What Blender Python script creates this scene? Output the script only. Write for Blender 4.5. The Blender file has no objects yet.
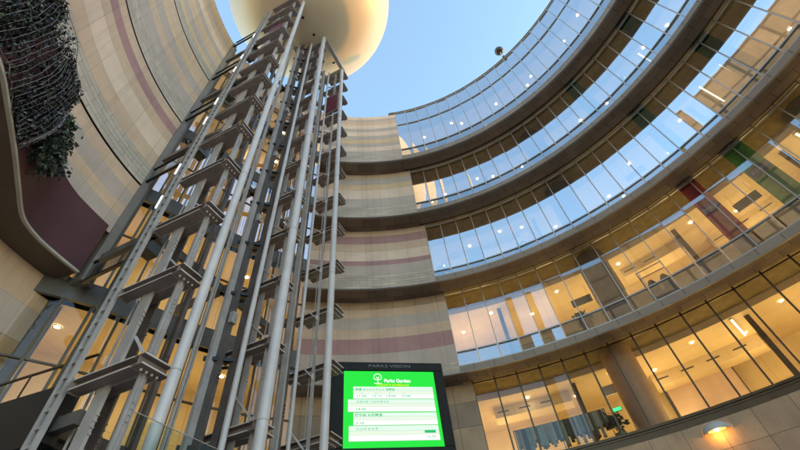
import bpy, bmesh, math, random
from mathutils import Vector, Matrix
random.seed(7)
R = math.radians
scene = bpy.context.scene
col = scene.collection

# ------------------------------------------------------------------ camera
PITCH, ROLL, FPX = R(48.5), R(-7.6), 412.0
fw = Vector((0, math.cos(PITCH), math.sin(PITCH)))
up0 = Vector((0, -math.sin(PITCH), math.cos(PITCH)))
rt0 = Vector((1, 0, 0))
rt = rt0 * math.cos(ROLL) + up0 * math.sin(ROLL)
up = up0 * math.cos(ROLL) - rt0 * math.sin(ROLL)
cd = bpy.data.cameras.new('camera')
cam = bpy.data.objects.new('camera', cd)
col.objects.link(cam)
cam.matrix_world = Matrix(((rt.x, up.x, -fw.x, 0), (rt.y, up.y, -fw.y, 0), (rt.z, up.z, -fw.z, 0), (0, 0, 0, 1)))
cd.sensor_width = 36
cd.lens = FPX / 800 * 36
cd.clip_end = 5000
scene.camera = cam
GROUND = -1.6

# ------------------------------------------------------------------ sky and sun
SUN_EL, SUN_AZ = 5.0, 84.0          # azimuth clockwise from +Y
w = bpy.data.worlds.new('World')
scene.world = w
w.use_nodes = True
nt = w.node_tree
sky = nt.nodes.new('ShaderNodeTexSky')
sky.sky_type = 'NISHITA'
sky.sun_disc = False
sky.sun_elevation = R(SUN_EL)
sky.sun_rotation = R(SUN_AZ)
sky.air_density = 1.0
sky.dust_density = 0.15
sky.ozone_density = 1.35
bg = nt.nodes['Background']
nt.links.new(sky.outputs[0], bg.inputs[0])
bg.inputs[1].default_value = 0.15
sd = bpy.data.lights.new('sun', 'SUN')
sd.energy = 0.40
sd.angle = R(0.5)
sd.color = (1.0, 0.42, 0.04)
sun = bpy.data.objects.new('sun', sd)
col.objects.link(sun)
sdir = Vector((math.sin(R(SUN_AZ)) * math.cos(R(SUN_EL)), math.cos(R(SUN_AZ)) * math.cos(R(SUN_EL)), math.sin(R(SUN_EL))))
sun.rotation_euler = (-sdir).to_track_quat('-Z', 'Y').to_euler()
scene.view_settings.view_transform = 'Standard'
scene.view_settings.look = 'None'
scene.view_settings.gamma = 1
scene.view_settings.use_curve_mapping = False
scene.view_settings.exposure = 3.0
LAMP = 0.075                           # overall strength of the indoor lamps

# ------------------------------------------------------------------ helpers
class MB:
    def __init__(s):
        s.v = []; s.f = []; s.uv = []; s.mi = []
    def face(s, pts, uvs=None, mi=0):
        i = len(s.v)
        s.v += [tuple(p) for p in pts]
        s.f.append(tuple(range(i, i + len(pts))))
        s.uv.append(uvs if uvs else [(p[0], p[2]) for p in pts])
        s.mi.append(mi)
    def box(s, c, ax, ay, az, mi=0):
        """box from centre and three half-axis vectors"""
        c, ax, ay, az = Vector(c), Vector(ax), Vector(ay), Vector(az)
        P = lambda i, j, k: c + ax * i + ay * j + az * k
        q = [[P(-1,-1,-1),P(-1,1,-1),P(1,1,-1),P(1,-1,-1)],[P(-1,-1,1),P(1,-1,1),P(1,1,1),P(-1,1,1)],
             [P(-1,-1,-1),P(1,-1,-1),P(1,-1,1),P(-1,-1,1)],[P(1,1,-1),P(-1,1,-1),P(-1,1,1),P(1,1,1)],
             [P(1,-1,-1),P(1,1,-1),P(1,1,1),P(1,-1,1)],[P(-1,1,-1),P(-1,-1,-1),P(-1,-1,1),P(-1,1,1)]]
        for f in q:
            a = (f[1]-f[0]).length; b = (f[2]-f[1]).length
            s.face(f, [(0,0),(a,0),(a,b),(0,b)], mi)
    def bar(s, p, q, w, h, upv=(0,0,1), mi=0):
        p, q = Vector(p), Vector(q)
        d = q - p; L = d.length; d.normalize()
        u = Vector(upv); sd_ = d.cross(u)
        if sd_.length < 1e-4: sd_ = d.cross(Vector((0,1,0)))
        sd_.normalize(); u = sd_.cross(d)
        s.box((p + q) / 2, d * L / 2, sd_ * w / 2, u * h / 2, mi)
    def tube(s, p, q, r, n=10, r2=None, mi=0, cap=True):
        p, q = Vector(p), Vector(q); r2 = r if r2 is None else r2
        d = (q - p).normalized()
        a = d.cross(Vector((0,0,1)))
        if a.length < 1e-3: a = Vector((1,0,0))
        a.normalize(); b = d.cross(a)
        c0 = [p + (a*math.cos(2*math.pi*i/n) + b*math.sin(2*math.pi*i/n))*r for i in range(n)]
        c1 = [q + (a*math.cos(2*math.pi*i/n) + b*math.sin(2*math.pi*i/n))*r2 for i in range(n)]
        L = (q-p).length
        for i in range(n):
            j = (i+1) % n
            s.face([c0[i], c0[j], c1[j], c1[i]], [(i/n,0),((i+1)/n,0),((i+1)/n,L),(i/n,L)], mi)
        if cap:
            s.face(c0[::-1], None, mi); s.face(c1, None, mi)
    def lathe(s, c, prof, n=32, mi=0, a0=0, a1=360):
        c = Vector(c)
        for i in range(n):
            t0, t1 = R(a0 + (a1-a0)*i/n), R(a0 + (a1-a0)*(i+1)/n)
            for (r0, z0), (r1, z1) in zip(prof, prof[1:]):
                p = [c + Vector((r0*math.sin(t0), r0*math.cos(t0), z0)), c + Vector((r0*math.sin(t1), r0*math.cos(t1), z0)),
                     c + Vector((r1*math.sin(t1), r1*math.cos(t1), z1)), c + Vector((r1*math.sin(t0), r1*math.cos(t0), z1))]
                if r0 < 1e-6: p = p[1:]; 
                elif r1 < 1e-6: p = p[:3]
                s.face(p, None, mi)
    def arc(s, c, r0, z0, r1, z1, a0, a1, step=1.5, mi=0, v0=0.0, v1=None, flip=False):
        """conical strip round a vertical axis; uv = arc length, height (or v0..v1)"""
        n = max(1, int(round(abs(a1-a0)/step)))
        if v1 is None: v0, v1 = (z0, z1) if abs(z1-z0) > 1e-3 else (r0, r1)
        rm = max(r0, r1)
        for i in range(n):
            t0, t1 = a0 + (a1-a0)*i/n, a0 + (a1-a0)*(i+1)/n
            p = [pol(c, r0, t0, z0), pol(c, r0, t1, z0), pol(c, r1, t1, z1), pol(c, r1, t0, z1)]
            u0, u1 = R(t0)*rm, R(t1)*rm
            uv = [(u0,v0),(u1,v0),(u1,v1),(u0,v1)]
            if flip: p.reverse(); uv.reverse()
            s.face(p, uv, mi)
    def arcbox(s, c, ri, ro, z0, z1, a0, a1, step=1.5, mi=0, ends=True):
        s.arc(c, ri, z0, ri, z1, a0, a1, step, mi)
        s.arc(c, ro, z0, ro, z1, a0, a1, step, mi, flip=True)
        s.arc(c, ro, z0, ri, z0, a0, a1, step, mi)
        s.arc(c, ri, z1, ro, z1, a0, a1, step, mi)
        if ends:
            for a in (a0, a1):
                s.face([pol(c,ri,a,z0),pol(c,ro,a,z0),pol(c,ro,a,z1),pol(c,ri,a,z1)], [(0,z0),(ro-ri,z0),(ro-ri,z1),(0,z1)], mi)
    def mesh(s, name, mats, smooth=False, merge=False):
        m = bpy.data.meshes.new(name)
        m.from_pydata(s.v, [], s.f)
        if not isinstance(mats, (list, tuple)): mats = [mats]
        for x in mats: m.materials.append(x)
        ul = m.uv_layers.new(name='UVMap')
        k = 0
        flat = []
        for u in s.uv:
            for a in u: flat += [a[0], a[1]]
        ul.data.foreach_set('uv', flat)
        m.polygons.foreach_set('material_index', s.mi)
        if merge or smooth:
            bm = bmesh.new(); bm.from_mesh(m)
            bmesh.ops.remove_doubles(bm, verts=bm.verts, dist=1e-4)
            bmesh.ops.recalc_face_normals(bm, faces=bm.faces)
            bm.to_mesh(m); bm.free()
        if smooth:
            m.polygons.foreach_set('use_smooth', [True]*len(m.polygons))
        m.update()
        return m
    def build(s, name, mats, parent=None, smooth=False, merge=False):
        o = bpy.data.objects.new(name, s.mesh(name, mats, smooth, merge))
        col.objects.link(o)
        if parent is not None: o.parent = parent
        return o

def pol(c, r, a, z):
    return Vector((c[0] + r*math.sin(R(a)), c[1] + r*math.cos(R(a)), z))

def tag(o, label=None, cat=None, group=None, kind=None):
    if label: o['label'] = label
    if cat: o['category'] = cat
    if group: o['group'] = group
    if kind: o['kind'] = kind
    return o

def thing(name, loc, label, cat, group=None):
    o = bpy.data.objects.new(name, None)
    col.objects.link(o)
    o.location = loc
    o.empty_display_size = 0.2
    return tag(o, label, cat, group)

def sight(az, el):                    # unit direction seen from the eye
    return Vector((math.sin(R(az))*math.cos(R(el)), math.cos(R(az))*math.cos(R(el)), math.sin(R(el))))

# ------------------------------------------------------------------ materials
def mat(name, base=(.5,.5,.5), rough=.6, metal=0, spec=.5):
    m = bpy.data.materials.new(name)
    m.use_nodes = True
    b = m.node_tree.nodes['Principled BSDF']
    b.inputs['Base Color'].default_value = (*base, 1)
    b.inputs['Roughness'].default_value = rough
    b.inputs['Metallic'].default_value = metal
    b.inputs['Specular IOR Level'].default_value = spec
    return m

def nodes(m): return m.node_tree, m.node_tree.nodes['Principled BSDF']

def varied(name, base, rough=.6, metal=0, scale=3.0, amt=.25, bump=0.0, bscale=40, spec=.5, rvar=.15):
    """base colour broken up by noise in object space, gloss varied too"""
    m = mat(name, base, rough, metal, spec); t, b = nodes(m)
    tc = t.nodes.new('ShaderNodeTexCoord')
    n1 = t.nodes.new('ShaderNodeTexNoise'); n1.inputs['Scale'].default_value = scale; n1.inputs['Detail'].default_value = 6
    t.links.new(tc.outputs['Object'], n1.inputs['Vector'])
    mr = t.nodes.new('ShaderNodeMapRange')
    mr.inputs[1].default_value = .3; mr.inputs[2].default_value = .7
    mr.inputs[3].default_value = 1-amt; mr.inputs[4].default_value = 1+amt
    t.links.new(n1.outputs[0], mr.inputs[0])
    mx = t.nodes.new('ShaderNodeMix'); mx.data_type = 'RGBA'; mx.blend_type = 'MULTIPLY'; mx.inputs[0].default_value = 1
    mx.inputs[6].default_value = (*base, 1)
    t.links.new(mr.outputs[0], mx.inputs[7]); t.links.new(mx.outputs[2], b.inputs['Base Color'])
    m2 = t.nodes.new('ShaderNodeMapRange'); m2.inputs[3].default_value = max(.03, rough-rvar); m2.inputs[4].default_value = min(1, rough+rvar)
    t.links.new(n1.outputs[0], m2.inputs[0]); t.links.new(m2.outputs[0], b.inputs['Roughness'])
    if bump:
        n2 = t.nodes.new('ShaderNodeTexNoise'); n2.inputs['Scale'].default_value = bscale; n2.inputs['Detail'].default_value = 8
        t.links.new(tc.outputs['Object'], n2.inputs['Vector'])
        bp = t.nodes.new('ShaderNodeBump'); bp.inputs['Strength'].default_value = bump; bp.inputs['Distance'].default_value = .02
        t.links.new(n2.outputs[0], bp.inputs['Height']); t.links.new(bp.outputs[0], b.inputs['Normal'])
    return m

def bricky(name, base, bw, rh, mortar, mcol, var=.12, rough=.75, bump=.4, metal=0, offset=.5, fine=.25, spec=.35):
    """panels / blocks laid in the surface's own metres (UV)"""
    m = mat(name, base, rough, metal, spec); t, b = nodes(m)
    uv = t.nodes.new('ShaderNodeUVMap')
    br = t.nodes.new('ShaderNodeTexBrick')
    br.offset = offset
    br.inputs['Scale'].default_value = 1
    br.inputs['Brick Width'].default_value = bw
    br.inputs['Row Height'].default_value = rh
    br.inputs['Mortar Size'].default_value = mortar
    br.inputs['Mortar Smooth'].default_value = .2
    br.inputs['Bias'].default_value = 0
    br.inputs['Color1'].default_value = (*[c*(1-var) for c in base], 1)
    br.inputs['Color2'].default_value = (*[min(1, c*(1+var)) for c in base], 1)
    br.inputs['Mortar'].default_value = (*mcol, 1)
    t.links.new(uv.outputs[0], br.inputs['Vector'])
    n1 = t.nodes.new('ShaderNodeTexNoise'); n1.inputs['Scale'].default_value = .8; n1.inputs['Detail'].default_value = 8
    t.links.new(uv.outputs[0], n1.inputs['Vector'])
    n2 = t.nodes.new('ShaderNodeTexNoise'); n2.inputs['Scale'].default_value = 28; n2.inputs['Detail'].default_value = 6
    t.links.new(uv.outputs[0], n2.inputs['Vector'])
    ad = t.nodes.new('ShaderNodeMath'); ad.operation = 'ADD'
    t.links.new(n1.outputs[0], ad.inputs[0]); t.links.new(n2.outputs[0], ad.inputs[1])
    mr = t.nodes.new('ShaderNodeMapRange'); mr.inputs[1].default_value = .7; mr.inputs[2].default_value = 1.3
    mr.inputs[3].default_value = 1-fine; mr.inputs[4].default_value = 1+fine
    t.links.new(ad.outputs[0], mr.inputs[0])
    mx = t.nodes.new('ShaderNodeMix'); mx.data_type = 'RGBA'; mx.blend_type = 'MULTIPLY'; mx.inputs[0].default_value = 1
    t.links.new(br.outputs[0], mx.inputs[6]); t.links.new(mr.outputs[0], mx.inputs[7])
    t.links.new(mx.outputs[2], b.inputs['Base Color'])
    if 'stone' in name:
        mp = t.nodes.new('ShaderNodeMapping'); mp.inputs['Scale'].default_value = (2.6, .12, 1)
        n3 = t.nodes.new('ShaderNodeTexNoise'); n3.inputs['Scale'].default_value = 1; n3.inputs['Detail'].default_value = 7; n3.inputs['Roughness'].default_value = .65
        t.links.new(uv.outputs[0], mp.inputs[0]); t.links.new(mp.outputs[0], n3.inputs['Vector'])
        m3 = t.nodes.new('ShaderNodeMapRange'); m3.inputs[1].default_value = .25; m3.inputs[2].default_value = .5; m3.inputs[3].default_value = .80; m3.inputs[4].default_value = 1
        t.links.new(n3.outputs[0], m3.inputs[0])
        mx2 = t.nodes.new('ShaderNodeMix'); mx2.data_type = 'RGBA'; mx2.blend_type = 'MULTIPLY'; mx2.inputs[0].default_value = 1
        t.links.new(mx.outputs[2], mx2.inputs[6]); t.links.new(m3.outputs[0], mx2.inputs[7]); t.links.new(mx2.outputs[2], b.inputs['Base Color'])
    if bump:
        h = t.nodes.new('ShaderNodeMath'); h.operation = 'MULTIPLY_ADD'
        t.links.new(br.outputs['Fac'], h.inputs[0]); h.inputs[1].default_value = -1; 
        t.links.new(n2.outputs[0], h.inputs[2])
        bp = t.nodes.new('ShaderNodeBump'); bp.inputs['Strength'].default_value = bump; bp.inputs['Distance'].default_value = .02
        t.links.new(h.outputs[0], bp.inputs['Height']); t.links.new(bp.outputs[0], b.inputs['Normal'])
    return m

def glow(name, c, s, ):
    m = bpy.data.materials.new(name); m.use_nodes = True; t = m.node_tree
    t.nodes.clear()
    e = t.nodes.new('ShaderNodeEmission'); e.inputs[0].default_value = (*c, 1); e.inputs[1].default_value = s
    o = t.nodes.new('ShaderNodeOutputMaterial'); t.links.new(e.outputs[0], o.inputs[0])
    return m

def glass(name, tint, refl, base=.2, gain=.9, ior=1.7, wobble=.0):
    m = bpy.data.materials.new(name); m.use_nodes = True; t = m.node_tree
    t.nodes.clear()
    o = t.nodes.new('ShaderNodeOutputMaterial'); mix = t.nodes.new('ShaderNodeMixShader')
    tr = t.nodes.new('ShaderNodeBsdfTransparent'); tr.inputs[0].default_value = (*tint, 1)
    gl = t.nodes.new('ShaderNodeBsdfGlossy'); gl.inputs['Roughness'].default_value = 0.0; gl.inputs[0].default_value = (*refl, 1)
    fr = t.nodes.new('ShaderNodeFresnel'); fr.inputs[0].default_value = ior
    ma = t.nodes.new('ShaderNodeMath'); ma.operation = 'MULTIPLY_ADD'; ma.use_clamp = True
    ma.inputs[1].default_value = gain; ma.inputs[2].default_value = base
    t.links.new(fr.outputs[0], ma.inputs[0]); t.links.new(ma.outputs[0], mix.inputs[0])
    t.links.new(tr.outputs[0], mix.inputs[1]); t.links.new(gl.outputs[0], mix.inputs[2]); t.links.new(mix.outputs[0], o.inputs[0])
    if wobble:
        tc = t.nodes.new('ShaderNodeTexCoord')
        n = t.nodes.new('ShaderNodeTexNoise'); n.inputs['Scale'].default_value = .7; n.inputs['Detail'].default_value = 1
        t.links.new(tc.outputs['Object'], n.inputs['Vector'])
        bp = t.nodes.new('ShaderNodeBump'); bp.inputs['Strength'].default_value = wobble; bp.inputs['Distance'].default_value = .05
        t.links.new(n.outputs[0], bp.inputs['Height']); t.links.new(bp.outputs[0], gl.inputs['Normal'])
    return m

MJ = (.40, .32, .26)
STONE = {
 'cream': bricky('stone_cream', (.77,.585,.47), 1.2, 1, .007, MJ, offset=0, var=.05, fine=.13),
 'tan':   bricky('stone_tan', (.65,.465,.345), 1.2, 1, .007, MJ, offset=0, var=.05, fine=.13),
 'gold':  bricky('stone_gold', (.69,.49,.315), 1.2, 1, .007, MJ, offset=0, var=.05, fine=.13),
 'grey':  bricky('stone_grey', (.52,.425,.38), 1.2, 1, .007, MJ, offset=0, var=.05, fine=.13),
 'mauve': bricky('stone_mauve', (.44,.25,.25), 1.2, 1, .007, (.26,.16,.16), offset=0, var=.05, fine=.13),
 'rough': bricky('stone_rough_grey', (.56,.475,.41), .8, .2, .014, (.44,.36,.30), var=.10, bump=1.0, fine=.25),
 'brown': bricky('stone_brown', (.45,.315,.215), 1.2, 1, .010, (.15,.11,.08), offset=0, var=.07),
 'dark':  bricky('stone_dark', (.32,.24,.18), 1.2, 1, .010, (.11,.09,.07), offset=0, var=.07),
}
SKEYS = list(STONE); SMATS = [STONE[k] for k in SKEYS]; SI = {k: i for i, k in enumerate(SKEYS)}
M = dict(
 groove=varied('groove_dark', (.045,.022,.022), .7),
 fascia=bricky('fascia_panel', (.29,.235,.195), .95, 40, .012, (.05,.045,.04), var=.08, rough=.55, bump=.15, metal=0, fine=.15),
 soffit=bricky('soffit_panel', (.18,.13,.098), .95, .6, .010, (.03,.022,.018), var=.14, rough=.62, bump=.15, metal=.0, fine=.25, spec=.25),
 gap=varied('shadow_gap_metal', (.02,.017,.015), .6),
 mull=varied('mullion_metal', (.42,.42,.41), .38, .6, amt=.08),
 mulld=varied('mullion_bronze', (.10,.075,.05), .4, .5, amt=.1),
 pane=glass('pane_coated', (.62,.67,.68), (.88,.94,1.0), base=.58, gain=.6, wobble=.03),
 spandrel=glass('pane_spandrel', (.14,.17,.18), (.80,.90,1.0), base=.34, gain=.9, wobble=.012),
 panelow=glass('pane_clear', (.90,.92,.88), (.85,.88,.95), base=.015, gain=.8, ior=1.5, wobble=.012),
 panemid=glass('pane_light_coat', (.84,.87,.86), (.84,.92,1.0), base=.17, gain=.9, wobble=.03),
 lobbypane=glass('pane_lobby', (.85,.88,.86), (.86,.9,.98), base=.42, gain=.9, ior=1.6, wobble=.01),
 tealglass=glass('screen_glass_teal', (.72,.82,.80), (.8,.9,.9), base=.02, gain=.7, ior=1.45),
 balglass=glass('balustrade_glass', (.45,.5,.5), (.8,.85,.9), base=.08, gain=.9, ior=1.5),
 wallin=bricky('interior_plaster', (.70,.58,.40), 2.2, 1.6, .008, (.45,.35,.22), var=.05, rough=.8, bump=.0, fine=.12, offset=0),
 ceilin=bricky('interior_ceiling', (.74,.61,.42), 2.9, 3.1, .010, (.5,.4,.26), var=.02, rough=.8, bump=.0, fine=.08, offset=0),
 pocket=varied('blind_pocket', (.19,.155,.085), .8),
 floorin=varied('interior_floor', (.30,.25,.19), .35, amt=.2, scale=1.2),
 colm=varied('round_column_paint', (.36,.245,.20), .5, amt=.08),
 cold=varied('dark_column_cladding', (.13,.12,.13), .4, amt=.1),
 steel=varied('column_paint_grey', (.56,.515,.53), .40, .05, amt=.08, scale=2, bump=.06, bscale=60),
 steel2=varied('post_paint_grey', (.40,.36,.36), .5, .05, amt=.15, scale=2.5, bump=.1),
 rail=varied('guide_rail_dark', (.14,.12,.12), .45, .3, amt=.2, scale=3),
 brown=varied('bracket_paint_brown', (.25,.195,.18), .5, .05, amt=.18, scale=4, bump=.06),
 lip=varied('bracket_pale', (.62,.56,.52), .5, .0, amt=.12, scale=4),
 black=varied('black_metal', (.022,.022,.024), .4, .3, amt=.2),
 dgrey=varied('dark_grey_metal', (.115,.108,.102), .45, .1, amt=.2, scale=2),
 trim=varied('zinc_trim', (.25,.23,.215), .5, .2, amt=.12, scale=1.5),
 fin=varied('green_grey_fin', (.085,.105,.10), .3, .3, amt=.15, scale=2),
 rope=varied('steel_rope', (.28,.27,.25), .4, .6),
 dome=varied('dome_paint_cream', (.73,.585,.40), .42, 0, amt=.03, scale=.5, bump=.02, bscale=6),
 maroon=varied('maroon_panel', (.085,.03,.038), .55, amt=.12, scale=1.5),
 cwt=varied('counterweight_maroon', (.13,.018,.035), .5, amt=.15, scale=3),
 whitetrim=varied('pale_trim', (.46,.42,.37), .55, amt=.1),
 bsoffit=varied('planter_soffit_brown', (.105,.075,.052), .6, amt=.15, scale=1.2),
 ivy=varied('ivy_leaf_dark', (.026,.045,.032), .5, amt=.5, scale=6),
 ivyp=varied('ivy_leaf_purple', (.030,.024,.034), .5, amt=.4, scale=6),
 ivyl=varied('ivy_leaf_silver', (.16,.22,.19), .5, amt=.3, scale=6),
 wire=varied('net_wire', (.24,.22,.24), .5, .3),
 twig=varied('twig_bark', (.09,.06,.045), .8),
 plant=varied('house_plant_leaf', (.05,.085,.06), .5, amt=.4, scale=8),
 pot=varied('plant_pot', (.16,.15,.15), .5),
 bred=varied('banner_red', (.36,.03,.055), .8, amt=.25, scale=5),
 bgreen=varied('banner_green', (.08,.31,.08), .8, amt=.2, scale=5),
 bteal=varied('banner_teal_reflection', (.14,.50,.43), .8, amt=.12, scale=5),
 bblue=varied('banner_blue', (.04,.09,.33), .8, amt=.1),
 pale=varied('pale_print', (.50,.52,.62), .8),
 poster=varied('poster_blue', (.20,.32,.42), .7, amt=.35, scale=6),
 pink=varied('pink_panel', (.50,.37,.34), .5, amt=.12, scale=1),
 goods=varied('dark_goods', (.05,.05,.055), .7, amt=.3),
 frost=varied('frosted_film', (.30,.31,.30), .7, amt=.1),
 ground=bricky('plaza_paving', (.46,.41,.35), .6, .6, .01, (.1,.09,.08), var=.12, fine=.2),
 upper=bricky('shade_block_render', (.5,.44,.37), 2.4, 3.2, .02, (.15,.14,.13), fine=.1),
 garment=varied('garment_reflection_grey', (.17,.26,.25), .8, amt=.3),
 pocketup=varied('blind_pocket_lightened', (.40,.34,.24), .8),  # lighter copy of the pocket colour, making up for dim upper lamps
 facing=bricky('facing_render', (.20,.155,.11), 3.6, 4.4, .25, (.07,.06,.05), fine=.2, offset=0),
 lampm=varied('lamp_shell_white', (.50,.53,.55), .45, amt=.06),
 ball=varied('ball_dark', (.05,.032,.025), .3, amt=.2),
 screenoff=varied('screen_frame', (.016,.016,.017), .6, 0, spec=.2),
 louvre=varied('louvre_slats', (.42,.34,.2), .6),
)
GOLD = (1.0, .66, .23)
M['lampglow'] = glow('downlight_glow', (1.0, .76, .42), 4.5)
M['bar'] = glow('light_bar_white', (.92, .97, 1.0), .22)
M['orange'] = glow('wall_lamp_bulb', (1.0, .42, .06), 3)
M['exitglow'] = glow('exit_sign_green', (.05, 1.0, .22), .3)

def point(parent, loc, power, colour=GOLD, size=.12):
    l = bpy.data.lights.new('lamp_light', 'POINT')
    l.energy = power * LAMP; l.color = colour; l.shadow_soft_size = size
    o = bpy.data.objects.new('lamp_light', l); col.objects.link(o)
    o.location = loc
    if parent is not None: o.parent = parent
    return o

# ------------------------------------------------------------------ ground
g = MB()
g.face([(-1500,-1500,GROUND),(1500,-1500,GROUND),(1500,1500,GROUND),(-1500,1500,GROUND)], [(-1500,-1500),(1500,-1500),(1500,1500),(-1500,1500)])
tag(g.build('ground', M['ground']), kind='structure')

# ------------------------------------------------------------------ the curved building on the right
STEP = 3.33
ST = [  # key, scale about the eye, radius, fascia bottom, glass bottom, transoms, glass top, first azimuth
 ('A', 1.000, 14.30, 23.50, 23.98, (24.87, 28.40), 30.35, 2.2),
 ('B', 1.027, 15.30, 19.00, 19.34, (20.00,), 23.50, 3.5),
 ('C', 1.065, 16.40, 14.40, 14.78, (15.20,), 19.00, 4.5),
 ('D', 1.136, 17.50,  9.66, 10.02, (10.80,), 14.40, 5.5),
 ('E', 1.192, 18.60,  5.60,  5.98, (), 9.66, 6.9),
]
NAMEK = {'A':'topmost','B':'second highest','C':'middle','D':'second lowest','E':'lowest'}
NBAY = 29
CEN = {}
STD = {}
for i, s in enumerate(ST):
    CEN[s[0]] = (.2*s[1], .7*s[1]); STD[s[0]] = s
BANDS = {  # stone bands from the bottom upward: (colour, height)
 'A': [('rough',.9),('grey',.75),('cream',.7),('grey',.55),('gold',.7),('grey',.6),('cream',.75),('grey',.55),('cream',.75),('tan',.55),('grey',.5),('cream',.5)],
 'B': [('rough',.95),('grey',.85),('cream',.95),('gold',.6),('grey',.65),('tan',.5)],
 'C': [('rough',.95),('grey',.75),('mauve',.35),('cream',.75),('tan',.65),('mauve',.65),('tan',.5)],
 'D': [('rough',.6),('grey',.95),('mauve',.85),('tan',.6),('grey',.7),('tan',.55),('brown',.5)],  # darker stones chosen here to carry the shade lower down
 'E': [('brown',.9),('grey',.9),('brown',.9),('dark',.9),('brown',.95),('dark',1.0),('brown',1.2),('dark',1.3),('brown',1.2),('dark',1.1),('brown',.9)],  # brown and dark stone stand in for weaker light near the ground
}
STONE0 = {'A':-21,'B':-21.5,'C':-22,'D':-22.5,'E':-23}

def bands_on(mb, c, r, z0, z1, a0, a1, bands, flip=False):
    tot = sum(b[1] for b in bands); k = (z1-z0)/tot; z = z0
    u0 = random.random()*2
    for nm, h in bands:
        zt = z + h*k
        rows = max(1, round(h*k/1.1))
        n0 = random.randint(0, 1)*0
        mb.arc(c, r, z, r, zt, a0, a1, 1.5, SI[nm], v0=n0, v1=n0+rows, flip=flip)
        z = zt

def downlight(c, r, az, z, label, group, power, proto=[None]):
    t = thing('downlight', pol(c, r, az, z), label, 'ceiling light', group)
    if proto[0] is None:
        a = MB(); a.lathe((0,0,-.012), [(.13,.0),(.13,-.02),(.09,-.02)], 14)
        b = MB(); b.lathe((0,0,-.024), [(0,0),(.09,0)], 14)
        proto[0] = (a.mesh('trim_ring', M['whitetrim']), b.mesh('lens', M['lampglow']))
    for nm, me in zip(('trim_ring', 'lens'), proto[0]):
        o = bpy.data.objects.new(nm, me); col.objects.link(o); o.parent = t
    if power: point(t, (0,0,-2.0), power, size=.5)
    return t

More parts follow.
